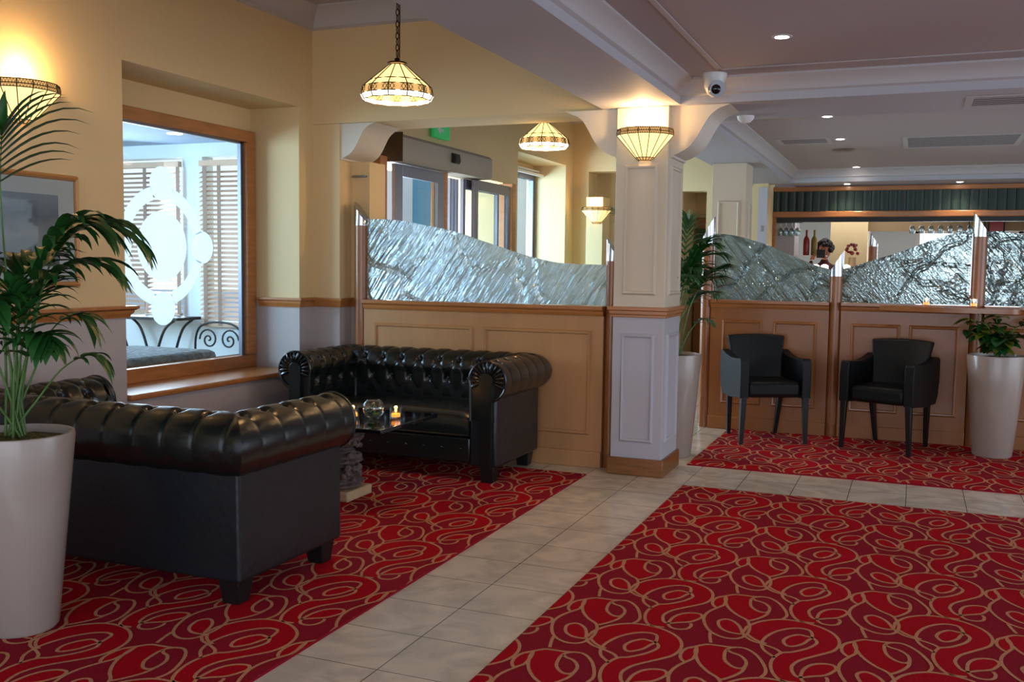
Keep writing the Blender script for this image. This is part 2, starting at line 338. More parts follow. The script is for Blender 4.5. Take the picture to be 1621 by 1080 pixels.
# left wall with the window alcoves
w = MB()
w.box(-4.85, -1, 0, -4.3, 4.5, 3.4)
w.box(-4.85, 4.5, 2.56, -4.3, 6.27, 3.4); w.box(-4.85, 4.5, 0, -4.3, 6.27, .565)
w.box(-4.85, 6.27, 0, -4.3, 7.2, 3.4)
w.box(-4.85, 4.5, 2.385, -4.74, 6.27, 2.56); w.box(-4.85, 4.5, 0.565, -4.74, 4.81, 2.56)
w.box(-4.85, 7.2, 2.32, -4.3, 10.2, 3.4)
w.box(-4.85, 10.2, 0, -4.3, 10.64, 3.4); w.box(-4.85, 10.64, 2.72, -4.3, 12.32, 3.4); w.box(-4.85, 10.64, 0, -4.3, 12.32, .565)
w.box(-4.85, 12.32, 0, -4.3, 12.8, 3.4); w.box(-4.85, 10.64, 2.6, -4.76, 12.32, 2.72)
struct(w.build('wall_left', 'wall_two', smooth=False))
# back wall of the lobby with its recesses, and the wall strip beside the bar
w = MB()
w.box(-4.3, 12.62, 0, -4.08, 12.9, 3.4); w.box(-4.08, 12.62, 2.66, -3.1, 12.9, 3.4); w.box(-3.1, 12.62, 0, -2.86, 12.9, 3.4)
w.box(-2.86, 12.62, 2.38, -2.5, 12.9, 3.4); w.box(-2.5, 12.62, 0, -1.83, 12.9, 3.4)
w.box(-4.3, 13.9, 0, -1.8, 14.0, 3.4); w.box(-4.08, 13.05, 0, -3.1, 13.1, 2.7); w.box(-4.08, 12.9, 2.7, -2.5, 13.9, 2.8); w.box(-3.05, 12.9, 0, -2.9, 13.9, 2.7); w.box(-4.12, 12.9, 0, -4.06, 13.9, 2.7)
w.box(-1.9, 12.5, 0, -1.72, 13.15, 2.9)
struct(w.build('wall_back', 'cream', smooth=False))
bx('wall_panel', 'grey_paint', (-1.83, 12.46, 0, -1.72, 12.5, 2.4))['kind'] = 'structure'
struct(bx('ceiling', 'ceiling_paint', (-4.85, -2, 3.3, -1.9, 12.9, 3.4)))
w = MB(); w.box(-1.5, -2, 2.6, 6, 6.4, 2.68); w.box(-1.5, 7.1, 2.6, 6, 12.45, 2.68)
struct(w.build('ceiling', 'ceiling_paint'))
struct(bx('beam', 'beam_paint', (-1.98, -2, 2.45, -1.45, 12.7, 3.4)), 'long boxed ceiling beam running from front to back over the pillars')
struct(bx('beam', 'beam_paint', (-1.45, 6.37, 2.45, 6, 7.15, 3.0)), 'boxed ceiling beam running right from the lit pillar')
struct(bx('beam', 'beam_paint', (-1.45, 12.45, 2.45, 6, 13.02, 3.0)), 'lowered soffit in front of the bar')
w = MB(); w.box(-4.3, 6.45, 2.452, -1.98, 6.88, 3.4)
struct(w.build('wall_header', 'cream', smooth=False))
# coving
def cove(a, b, ax, sx, sz, z, s=.09):
    """stepped cove strip along ax from a to b; (sx,sz) corner position; s signed width"""
    k = abs(s); pr = [(0, 0), (s, 0), (s, -.012), (s*.86, -.02), (s*.62, -.33*k), (s*.3, -.62*k), (s*.22, -.8*k), (s*.22, -.9*k), (0, -1.0*k)]
    poly = [(sx+p, z+q) for p, q in pr]; return MB().prism(poly, ax, a, b)
for nm, o in (('trim_1', cove(-1, 6.45, 'y', -4.3, 0, 3.3, .15)), ('trim_3', cove(-2, 6.37, 'y', -1.45, 0, 2.6, .1)), ('trim_4', cove(7.15, 12.45, 'y', -1.45, 0, 2.6, .1))):
    struct(o.build(nm, 'coving', sharp=60))
for nm, a, b_, y, z, s_ in (('trim_2', -4.3, -1.98, 6.45, 3.3, -.15), ('trim_5', -1.45, 6, 6.37, 2.6, -.1), ('trim_6', -1.45, 6, 7.15, 2.6, .05), ('trim_7', -1.45, 6, 12.45, 2.6, -.1)):
    pr = [(0, 0), (s_, 0), (s_, -.012), (s_*.86, -.02), (s_*.62, -.33*abs(s_)), (s_*.3, -.62*abs(s_)), (s_*.22, -.8*abs(s_)), (s_*.22, -.9*abs(s_)), (0, -abs(s_))]
    vs = MB().prism([(y+p, z+q) for p, q in pr], 'x', a, b_); struct(vs.build(nm, 'coving', sharp=60))
w = MB(); w.box(-1.16, -2, 2.594, -1.13, 6.08, 2.6); w.box(-1.16, 6.05, 2.594, 6, 6.08, 2.6)
struct(w.build('trim_8', 'coving', bevel=.002))
# dado rail: profile swept
def rail(path, m, name, parent=None, z=1.065, hgt=.07, out=.05, ends=True):
    """path: list of (x,y) wall points, profile sticks out to the right of travel"""
    pr = [(0, 0), (.3*out, 0), (.38*out, .25*hgt), (.62*out, .45*hgt), (.62*out, .6*hgt), (out, .78*hgt), (out, hgt), (0, hgt)]
    P = [Vector(p) for p in path]; n = len(P); b = MB(); vs = []; k = len(pr)
    for i, p in enumerate(P):
        d0 = (P[i]-P[i-1]).normalized() if i else (P[1]-P[0]).normalized(); d1 = (P[i+1]-P[i]).normalized() if i < n-1 else d0
        n0 = Vector((d0.y, -d0.x)); n1 = Vector((d1.y, -d1.x)); mm = (n0+n1); mm = mm/(mm.dot(n0)) if mm.length > 1e-6 else n0
        vs += [(p.x+mm.x*o, p.y+mm.y*o, z+h) for o, h in pr]
    fs = [(i*k+j, i*k+(j+1) % k, (i+1)*k+(j+1) % k, (i+1)*k+j) for i in range(n-1) for j in range(k)]
    fs += [tuple(range(k)), tuple(reversed(range((n-1)*k, n*k)))]
    return b.add(vs, fs).build(name, m, parent, sharp=50)
struct(rail([(-4.3, 0), (-4.3, 4.5), (-4.66, 4.5)], 'pine_rail', 'trim_9', out=.055))
struct(rail([(-4.66, 6.27), (-4.3, 6.27), (-4.3, 6.45)], 'pine_rail', 'trim_10', out=.04))
struct(bx('baseboard_left', 'plinth_wood', (-4.3, 0, 0, -4.275, 6.27, .12)))
# side pilaster where the partition meets the left wall
w = MB(); w.box(-4.3, 6.45, 0, -4.06, 6.9, 2.45); w.box(-4.06, 6.62, 0, -3.90, 6.86, 2.178)
struct(w.build('wall_pilaster', 'wall_two', smooth=False))
struct(rail([(-4.3, 6.45), (-4.06, 6.45), (-4.06, 6.62), (-3.99, 6.62)], 'pine_rail', 'trim_11', out=.035))
# first window: frame, sill, pane and etched emblem
wr = empty('window_1', (-4.72, 5.6, .6), kind='structure', label='large internal window with orange pine frame and white etched emblem')
w = MB(); w.box(-.035, -.79, 0.0, .035, .66, .095); w.box(-.035, -.79, 1.70, .035, .66, 1.785); w.box(-.035, .555, .095, .035, .66, 1.70); w.box(-.035, -.79, .095, .035, -.70, 1.70)
w.build('window_frame', 'pine', wr, bevel=.006)
w = MB(); w.box(-.03, .525, .095, .0, .555, 1.70); w.box(-.03, -.70, 1.685, .0, .555, 1.7); w.build('window_bead', 'aluminium', wr)
MB().box(-.004, -.70, .095, .004, .555, 1.70).build('glass', 'pane', wr)
sill = MB(); sill.box(-4.74, 4.503, .565, -4.27, 6.267, .602); s_ = sill.build('window_sill', 'pine_rail', None, bevel=.012, bseg=3); s_.parent = wr; s_.matrix_parent_inverse = Matrix.Translation((4.72, -5.6, -.6))
e = MB(); cy, cz = 5.28-5.6, 1.50-.6
def ring(b, r0, r1, cy, cz, x, a0=0, a1=2*PI, n=64):
    vs = []; 
    for i in range(n+1):
        t = a0+(a1-a0)*i/n
        for r in (r0, r1):
            for xx in (x, x+.0012): vs.append((xx, cy+r*math.cos(t), cz+r*math.sin(t)))
    fs = []
    for i in range(n):
        a = i*4; c = a+4; fs += [(a+1, a+3, c+3, c+1), (a, c, c+2, a+2), (a+2, c+2, c+3, a+3), (a, a+1, c+1, c)]
    b.add(vs, fs)
for k in range(4): # ring arcs between the lobes
    ring(e, .315, .405, cy, cz, .0045, k*PI/2+.26, (k+1)*PI/2-.26, 20)
for k in range(4):
    ring(e, .0005, .115, cy+.40*math.cos(k*PI/2), cz+.42*math.sin(k*PI/2), .0045, n=28)
ring(e, .0005, .235, cy, cz, .0045, n=48)
e.build('etched_emblem', 'film', wr)
# lobby window
wr = empty('window_2', (-4.76, 11.5, .6), kind='structure')
w = MB(); w.box(-.035, -.85, 0, .035, .82, .09); w.box(-.035, -.85, 1.93, .035, .82, 2.0); w.box(-.035, .75, .09, .035, .82, 1.93); w.box(-.035, -.85, .09, .035, -.78, 1.93)
w.build('window_frame', 'aluminium', wr, bevel=.006); MB().box(-.004, -.78, .09, .004, .75, 1.93).build('glass', 'pane', wr)
w = MB(); w.box(.06, -.84, 2.03, .10, .8, 2.05); w.box(.12, -.84, 1.97, .16, .8, 2.0); w.build('curtain_track', 'white_plastic', wr)
# automatic sliding door
dr = empty('door_1', (-4.2, 8.7, 0), kind='structure', label='automatic glass sliding entrance door in the left lobby wall')
w = MB(); w.prism([(-.1, 2.27), (.14, 2.27), (.16, 2.30), (.16, 2.47), (.13, 2.5), (-.1, 2.5)], 'y', -1.3, .6)
w.v = [(x, y, z) for x, y, z in w.v]; w.build('operator_housing', 'header_grey', dr, bevel=.004)
MB().box(-.12, -1.312, 2.265, .165, -1.3, 2.51).build('housing_end_cap', 'header_end', dr)
MB().prism([(.16, 2.35), (.2, 2.34), (.215, 2.37), (.205, 2.43), (.16, 2.44)], 'y', -.36, -.26).build('motion_sensor', 'black_matte', dr, bevel=.004)
def leaf(nm, y0, y1, x, fr=.075):
    w = MB(); w.box(x-.02, y0, 0, x+.02, y0+fr, 2.26); w.box(x-.02, y1-fr, 0, x+.02, y1, 2.26); w.box(x-.02, y0+fr, 2.16, x+.02, y1-fr, 2.26); w.box(x-.02, y0+fr, 0, x+.02, y1-fr, .12)
    o = w.build(nm, 'aluminium', dr, bevel=.004); MB().box(x-.004, y0+fr, .12, x+.004, y1-fr, 2.16).build('glass', 'pane', o); return o
leaf('door_panel', -1.22, -.28, .03, .13); leaf('door_panel', .42, 1.38, .03, .09); leaf('door_panel', .3, 1.22, -.04, .05)
w = MB(); w.box(-.1, -1.5, 0, .06, -1.38, 2.3); w.box(-.1, 1.4, 0, .06, 1.5, 2.3); w.box(-.1, -.26, 0, .05, -.2, 2.27); w.build('door_frame', 'pine', dr, bevel=.004)
for y0 in (8.98, 9.06, 9.14): bx('post', 'aluminium', (-4.42, y0, 0, -4.36, y0+.035, 2.27), dr).matrix_parent_inverse = Matrix.Translation((4.2, -8.7, 0))
# outside seen through the door and windows
struct(bx('ground', 'asphalt', (-40, 0, -.14, -4.85, 40, -.07)))
bx('wall_vestibule', 'slate_panel', (-8.1, 16.15, 0, -8.0, 16.95, 3.6))['kind'] = 'structure'
bx('wall_vestibule', 'teal_panel', (-8.1, 15.2, 0, -8.0, 16.05, 3.6))['kind'] = 'structure'
tag(bx('low_building', 'pale_render', (-24, 32, 0, -14, 50, 5)), 'pale rendered building outside beyond the entrance door', 'building')
h = MB()
for i in range(9): h.ball((-9.3+random.uniform(-.2, .2), 18+i*.9, .8), .75, 12, 8, (1, 1, 1.05))
tag(h.build('hedge', 'hedge'), 'green hedge outside beyond the entrance door glass', 'hedge', kind='stuff')
# ---------------------------------------------------------------- pillars
def pillar(x0, x1, y0, y1, label, plinth=True, top=2.45):
    r = empty('pillar', ((x0+x1)/2, (y0+y1)/2, 0), kind='structure', label=label); hx = (x1-x0)/2; hy = (y1-y0)/2
    MB().box(-hx, -hy, 0, hx, hy, top).build('shaft', 'pillar_two', r, bevel=.006)
    for z0, z1 in ((1.215, 2.075), (.225, .96)):
        MB().frame('y', -hy, -hx+.06, z0, hx-.06, z1, .028, -.016).build('panel_moulding', 'pillar_two', r, sharp=25)
        MB().frame('x', hx, -hy+.07, z0, hy-.07, z1, .028, .016).build('panel_moulding', 'pillar_two', r, sharp=25)
    b = MB(); o = .03
    for za, zb, oo in ((1.066, 1.085, .012), (1.085, 1.112, .02), (1.112, 1.136, .032)): b.box(-hx-oo, -hy-oo, za, hx+oo, hy+oo, zb)
    b.build('dado_rail', 'pine_rail', r, bevel=.004)
    MB().box(-hx-.018, -hy-.02, 0, hx+.018, hy+.018, .118).build('plinth', 'plinth_wood', r, bevel=.006)
    return r
pillar(-1.872, -1.52, 6.37, 6.83, 'square panelled pillar with a lit wall sconce, front of the lounge')
pillar(-1.93, -1.59, 10.0, 10.4, 'square panelled pillar behind the right glass screen')
# S-curved brackets under the beams
def bracket(x, sgn, y0, y1, zt, wid, hgt, m, name='bracket'):
    pts = [(0, 0), (wid, 0)]; cp = [(wid, 0), (wid*.93, -.03*hgt), (wid*.80, -.09*hgt), (wid*.66, -.22*hgt), (wid*.55, -.42*hgt), (wid*.45, -.62*hgt), (wid*.32, -.80*hgt), (wid*.16, -.91*hgt), (0.02, -.95*hgt)]
    c = catmull([Vector((a, b, 0)) for a, b in cp], 4)
    poly = [(0, 0)]+[(p.x, p.y) for p in c]+[(.02, -hgt), (0, -hgt)]
    return MB().prism([(x+sgn*a, zt+b) for a, b in poly], 'y', y0, y1).build(name, m, sharp=30)
tag(bracket(-1.52, 1, 6.42, 6.80, 2.45, .38, .33, 'pillar_paint'), 'S-curved cream bracket on the right side of the sconce pillar', 'bracket')
tag(bracket(-1.872, -1, 6.42, 6.80, 2.45, .38, .33, 'pillar_paint'), 'S-curved cream bracket on the left side of the sconce pillar', 'bracket')
tag(bracket(-4.06, 1, 6.46, 6.86, 2.45, .30, .27, 'pillar_paint'), 'S-curved cream bracket at the left wall over the wooden partition', 'bracket')
tag(MB().box(-4.04, 6.59, 2.06, -3.92, 6.62, 2.075).build('ledge', 'brushed', bevel=.003), 'small thin ledge plate fixed to the left pilaster', 'ledge')
# ---------------------------------------------------------------- carpets
LINES={'A':[(-0.199,-0.013),(-0.195,0.035),(-0.190,0.069),(-0.151,0.145),(-0.083,0.198),(-0.010,0.205),(0.059,0.182),(0.115,0.134),(0.144,0.076),(0.152,0.013),(0.141,-0.044),(0.118,-0.083),(0.072,-0.141),(0.032,-0.196),(0.014,-0.249),(0.014,-0.285),(0.028,-0.331),(0.049,-0.347),(0.087,-0.321),(0.127,-0.294),(0.151,-0.249),(0.158,-0.220),(0.142,-0.191),(0.104,-0.196),(0.073,-0.223),(0.055,-0.266),(0.050,-0.312),(0.052,-0.354),(0.071,-0.387),(0.103,-0.393),(0.130,-0.374),(0.138,-0.337),(0.131,-0.310)],
'B':[(-0.199,-0.013),(-0.184,-0.043),(-0.153,-0.076),(-0.116,-0.092),(-0.079,-0.111),(-0.054,-0.128),(-0.037,-0.153)],
'C':[(0.009,-0.407),(-0.020,-0.387),(-0.045,-0.338),(-0.059,-0.273),(-0.057,-0.214),(-0.037,-0.153),(-0.002,-0.128),(0.039,-0.080),(0.064,-0.034),(0.073,0.009),(0.055,0.045),(0.035,0.052),(0.003,0.058),(-0.026,0.029),(-0.042,-0.009),(-0.043,-0.039),(-0.028,-0.072),(-0.005,-0.071),(0.026,-0.032),(0.041,0.015),(0.052,0.052),(0.042,0.111),(0.021,0.129),(-0.015,0.125),(-0.054,0.095),(-0.090,0.041),(-0.113,-0.031),(-0.115,-0.096),(-0.098,-0.152),(-0.064,-0.193),(-0.055,-0.208)],
'C2':[(0.009,-0.407),(-0.014,-0.395),(0.013,-0.400),(0.045,-0.396)],
'D':[(0.348,-0.341),(0.336,-0.337),(0.322,-0.291),(0.302,-0.245),(0.272,-0.212),(0.246,-0.210),(0.227,-0.243),(0.244,-0.306),(0.277,-0.339),(0.313,-0.347),(0.336,-0.340)],
'E':[(0.351,-0.343),(0.339,-0.380),(0.314,-0.404),(0.274,-0.406),(0.227,-0.375),(0.193,-0.319),(0.170,-0.249),(0.165,-0.190),(0.177,-0.130),(0.213,-0.049)],
'F':[(0.213,-0.049),(0.191,-0.087),(0.168,-0.054),(0.162,-0.006),(0.173,0.039),(0.201,0.067),(0.205,0.024),(0.235,-0.068),(0.281,-0.138),(0.325,-0.180),(0.345,-0.230),(0.354,-0.293),(0.351,-0.343)],
'F2':[(0.201,0.067),(0.212,0.017),(0.213,-0.049)],
'G':[(0.179,0.045),(0.228,0.103),(0.267,0.111),(0.313,0.114),(0.369,0.124),(0.419,0.073),(0.457,-0.013),(0.468,-0.071),(0.456,-0.120)],
'H':[(0.338,0.122),(0.313,0.098),(0.307,0.057),(0.318,-0.011),(0.341,-0.049),(0.365,-0.067),(0.388,-0.062),(0.395,-0.032),(0.388,0.011),(0.361,0.050),(0.328,0.066),(0.311,0.085)],
'H2':[(0.395,-0.032),(0.392,-0.087),(0.372,-0.138),(0.341,-0.185),(0.329,-0.183)],
'I':[(0.219,-0.373),(0.228,-0.422),(0.242,-0.478)],
'J':[(0.352,-0.334),(0.374,-0.364),(0.399,-0.387),(0.434,-0.404)]}
FILLS={'R1':[(-0.199,-0.013),(-0.190,0.069),(-0.151,0.145),(-0.083,0.198),(-0.010,0.205),(0.059,0.182),(0.115,0.134),(0.144,0.076),(0.152,0.013),(0.141,-0.044),(0.118,-0.083),(0.072,-0.141),(0.032,-0.196),(0.014,-0.249),(0.014,-0.285),(0.028,-0.331),(0.049,-0.350),(0.059,-0.379),(0.045,-0.396),(0.009,-0.407),(-0.020,-0.387),(-0.045,-0.338),(-0.059,-0.273),(-0.057,-0.214),(-0.037,-0.153),(-0.054,-0.128),(-0.079,-0.111),(-0.116,-0.092),(-0.153,-0.076),(-0.184,-0.043)],
'D1':[(-0.037,-0.153),(-0.002,-0.128),(0.039,-0.080),(0.064,-0.034),(0.073,0.009),(0.052,0.052),(0.042,0.111),(0.021,0.129),(-0.015,0.125),(-0.054,0.095),(-0.090,0.041),(-0.113,-0.031),(-0.115,-0.096),(-0.079,-0.111),(-0.054,-0.128)],
'R2':[(0.003,0.058),(-0.026,0.029),(-0.042,-0.009),(-0.043,-0.039),(-0.028,-0.072),(-0.005,-0.071),(0.026,-0.032),(0.041,0.015),(0.035,0.052)],
'R3':[(0.087,-0.321),(0.127,-0.294),(0.151,-0.249),(0.158,-0.220),(0.142,-0.191),(0.104,-0.196),(0.073,-0.223),(0.055,-0.266),(0.050,-0.321)],
'R4':[(0.322,-0.291),(0.302,-0.245),(0.272,-0.212),(0.246,-0.210),(0.227,-0.243),(0.244,-0.306),(0.277,-0.339),(0.313,-0.347),(0.336,-0.340)],
'R5':[(0.201,0.067),(0.228,0.103),(0.267,0.111),(0.313,0.114),(0.307,0.057),(0.318,-0.011),(0.341,-0.049),(0.365,-0.067),(0.388,-0.062),(0.392,-0.087),(0.372,-0.138),(0.341,-0.185),(0.329,-0.183),(0.281,-0.138),(0.235,-0.068),(0.212,0.017)],
'R6':[(0.191,-0.087),(0.168,-0.054),(0.162,-0.006),(0.173,0.039),(0.201,0.067),(0.212,0.017),(0.213,-0.049)]}

def carpet(name, label, x0, y0, x1, y1, ox, oy):
    b = MB(); b.mi = 0; b.box(x0, y0, 0, x1, y1, .009)
    q = MB(); VX, VY, WX, WY = 0, .607, .533, .288
    for i in range(-8, 14):
        for j in range(-14, 16):
            cx, cy = ox+i*WX, oy+i*WY+j*VY
            if not (x0-.9 < cx < x1+.9 and y0-.9 < cy < y1+.9): continue
            for k, pts in FILLS.items():
                z = {'R1': .0094, 'R5': .00955, 'D1': .0098}.get(k, .00995+.00002*int(k[1])); q.mi = 0 if k == 'D1' else 1
                P = catmull([(x, y, 0) for x, y in pts+[pts[0]]], 3)[:-1]
                tri = geometry.tessellate_polygon([P]); q.add([(cx+p.x, cy+p.y, z) for p in P], [tuple(t) for t in tri])
            q.mi = 2
            for li, pts in enumerate(LINES.values()):
                P = catmull([(x, y, 0) for x, y in pts], 4); n = len(P); vs = []
                for a in range(n):
                    zk = .0102+.00002*li
                    t = (P[min(a+1, n-1)]-P[max(a-1, 0)]).normalized(); w_ = .0064; vs += [(cx+P[a].x-t.y*w_, cy+P[a].y+t.x*w_, zk), (cx+P[a].x+t.y*w_, cy+P[a].y-t.x*w_, zk)]
                q.add(vs, [(2*a, 2*a+1, 2*a+3, 2*a+2) for a in range(n-1)])
    me = bpy.data.meshes.new('t'); me.from_pydata(q.v, [], q.f); me.polygons.foreach_set('material_index', q.m)
    bm = bmesh.new(); bm.from_mesh(me)
    for co, no in (((x0, 0, 0), (-1, 0, 0)), ((x1, 0, 0), (1, 0, 0)), ((0, y0, 0), (0, -1, 0)), ((0, y1, 0), (0, 1, 0))):
        bmesh.ops.bisect_plane(bm, geom=bm.verts[:]+bm.edges[:]+bm.faces[:], plane_co=co, plane_no=no, clear_outer=True)
    for f in bm.faces:
        if f.normal.z < 0: f.normal_flip()
    bm.to_mesh(me); bm.free()
    b.mi = 0; o = len(b.v); b.v += [tuple(v.co) for v in me.vertices]
    for p in me.polygons: b.f.append(tuple(i+o for i in p.vertices)); b.m.append(p.material_index)
    bpy.data.meshes.remove(me)
    return tag(b.build(name, ['yarn_dark', 'yarn_red', 'yarn_beige'], smooth=False, fixn=False), label, 'carpet')
carpet('carpet', 'red swirl-patterned carpet filling the right foreground beside the tiled path', -1.325, -.2, 5.5, 6.175, -.3576, 4.35)
carpet('carpet', 'red swirl-patterned carpet under the two black leather sofas', -4.27, -.2, -1.995, 6.235, -2.75, 2.62)
carpet('carpet', 'red swirl-patterned carpet under the two black armchairs', -1.45, 6.87, 5.5, 8.56, -.2, 7.5)
# ---------------------------------------------------------------- panelled partitions
def glasspane(pts, y, m, parent, t=.014, zb=1.13):
    P = catmull([(x, z, 0) for x, z in pts], 5); poly = [(p.x, p.y) for p in P]+[(pts[-1][0], zb), (pts[0][0], zb)]
    return MB().prism(poly, 'y', y-t/2, y+t/2).build('glass_panel', m, parent, sharp=30)
def partition(label, x0, x1, y, panels, m, mr, th=.09):
    r = empty('partition', (x0, y, 0), label=label, kind='structure')
    L = x1-x0; MB().box(0, 0, 0, L, th, 1.075).build('panelling', m, r)
    for a, b_ in panels: MB().frame('y', 0, a-x0, .225, b_-x0, .958, .028, -.014).build('panel_moulding', m, r, sharp=25)
    MB().box(0, -.02, 0, L, 0, .112).build('skirting', m, r, bevel=.005)
    MB().prism([(-.012, 1.06), (-.022, 1.08), (-.022, 1.09), (-.04, 1.105), (-.04, 1.128), (th+.03, 1.128), (th+.03, 1.1), (th+.01, 1.06)], 'x', 0, L).build('top_rail', mr, r, sharp=40)
    return r
def gp(parent, pts, y, m):
    o = glasspane(pts, y, m, None); o.parent = parent; o.matrix_parent_inverse = Matrix.Translation(-parent.location); return o
def post(x, y, zc, zt, label, r=.053, slant=1):
    e = empty('post', (x, y, 0), label=label, cat='post', group=None)
    e['category'] = 'post'
    MB().lathe([(r, 0), (r, zc)], seg=28).build('shaft', 'post_wood', e, sharp=40)
    k = 28; vs = []; R_ = r+.002
    for i in range(k): t = 2*PI*i/k; vs.append((R_*math.cos(t), R_*math.sin(t), zc))
    for i in range(k): t = 2*PI*i/k; vs.append((R_*math.cos(t), R_*math.sin(t), zt-.5*(zt-zc)*(1+slant*math.cos(t))*.85))
    MB().add(vs, [(i, (i+1) % k, k+(i+1) % k, k+i) for i in range(k)]+[tuple(range(k, 2*k)), tuple(reversed(range(k)))]).build('chrome_cap', 'chrome', e, sharp=50)['label'] = 'slant-cut chrome cap'
    return e
def tagp(o, l): o['label'] = l; return o
# left partition behind the sofa
p1 = partition('panelled timber partition behind the far sofa with a cast glass screen', -3.875, -1.975, 6.5, [(-3.79, -2.965), (-2.885, -2.06)], 'beech_panel', 'pine_rail')
gp(p1, [(-3.872, 1.739), (-3.629, 1.73), (-3.347, 1.684), (-3.129, 1.642), (-2.925, 1.578), (-2.79, 1.538), (-2.623, 1.487), (-2.429, 1.441), (-2.278, 1.421), (-1.98, 1.413)], 6.55, 'cast_glass_pale')
post(-3.928, 6.55, 1.69, 1.87, 'wooden post with slanted chrome cap at the left wall end of the glass screen', slant=1)
post(-1.935, 6.55, 1.44, 1.60, 'wooden post with slanted chrome cap beside the sconce pillar', r=.04, slant=1)
p2 = partition('panelled timber partition behind the left armchair with a cast glass screen', -1.64, -.655, 8.6, [(-1.54, -1.195), (-1.105, -.745)], 'amber_panel', 'amber_rail')
gp(p2, [(-1.63, 1.70), (-1.50, 1.69), (-1.362, 1.661), (-1.148, 1.592), (-1.0, 1.525), (-.885, 1.477), (-.78, 1.435), (-.66, 1.405)], 8.65, 'cast_glass_dark')
p3 = partition('panelled timber partition behind the right armchair with a cast glass screen', -.56, .412, 8.6, [(-.478, -.095), (-.03, .345)], 'amber_panel', 'amber_rail')
gp(p3, [(-.558, 1.408), (-.45, 1.44), (-.336, 1.482), (-.2, 1.525), (-.075, 1.571), (.08, 1.635), (.224, 1.688), (.405, 1.733)], 8.65, 'cast_glass_dark')
p4 = partition('panelled timber partition behind the leafy pot at the right edge', .518, 2.2, 8.6, [(.6, 1.0), (1.08, 1.48), (1.56, 1.96)], 'amber_panel', 'amber_rail')
gp(p4, [(.518, 1.718), (.6, 1.718), (.674, 1.708), (.767, 1.688), (1.0, 1.60), (1.4, 1.45), (1.8, 1.41), (2.2, 1.5)], 8.65, 'cast_glass_dark')
post(-1.687, 8.65, 1.60, 1.85, 'wooden post with chrome cap at the left end of the right glass screens', slant=-1)
post(-.61, 8.65, 1.345, 1.56, 'wooden post with low chrome cap between the two armchairs', slant=-1)
post(.465, 8.65, 1.675, 1.87, 'wooden post with tall chrome cap behind the two-candle shelf', slant=1)
sh = MB(); c = catmull([(-.26, 8.56, 0), (-.1, 8.47, 0), (.12, 8.38, 0), (.35, 8.33, 0), (.6, 8.33, 0), (.74, 8.37, 0), (.78, 8.56, 0)], 6)
sh.prism([(p.x, p.y) for p in c], 'z', 1.078, 1.116)
tag(sh.build('shelf', 'amber_rail', bevel=.008), 'curved wooden shelf projecting from the partition and holding two candles', 'shelf')
# ---------------------------------------------------------------- chesterfield sofas
def tuft(s, t, kind, ds, rows):
    """relief of the buttoned leather at length s along the piece and position t (metres) along the profile"""
    dep = 0.0
    if t > rows[-1][0]:       # pleats over the roll, below the last button row
        ph = (s/ds+rows[-1][1]); g = abs(math.sin(PI*ph)); fall = max(0, 1-(t-rows[-1][0])/.2)
        q_ = .35 if kind == 'arm' else .8; dep -= .011*q_*(1-min(1, g/.3))*fall**.6
        dep += .005*g*q_
    elif t < rows[0][0]:
        ph = (s/ds+rows[0][1]); g = abs(math.sin(PI*ph)); dep -= .008*(1-min(1, g/.3))*.6
    else:
        for (ta, pa), (tb, pb) in zip(rows[:-1], rows[1:]):
            if ta <= t <= tb:
                k = (t-ta)/(tb-ta)
                p = s/ds+pa+.5*k; q = s/ds+pa-.5*k
                g = abs(math.sin(PI*p))*abs(math.sin(PI*q)); dep += .008*min(1, g*2.2)**.6-.004
    for tr, ph in rows:
        n_ = round(s/ds+ph)-ph; d2_ = ((s-n_*ds)**2+(t-tr)**2)/(.022**2); dep -= .030*math.exp(-d2_)
    return dep
SR, SU, SZ = .128, .122, .655
def sofa_profile():
    pts = []
    for k in range(12): pts.append((0.004*(1-k/12), .40+(SZ-.40)*k/12))
    for k in range(60): a = PI-k*(PI+math.radians(72))/59; pts.append((SU+SR*math.cos(a)*(1 if True else 1), SZ+SR*math.sin(a)))
    return pts
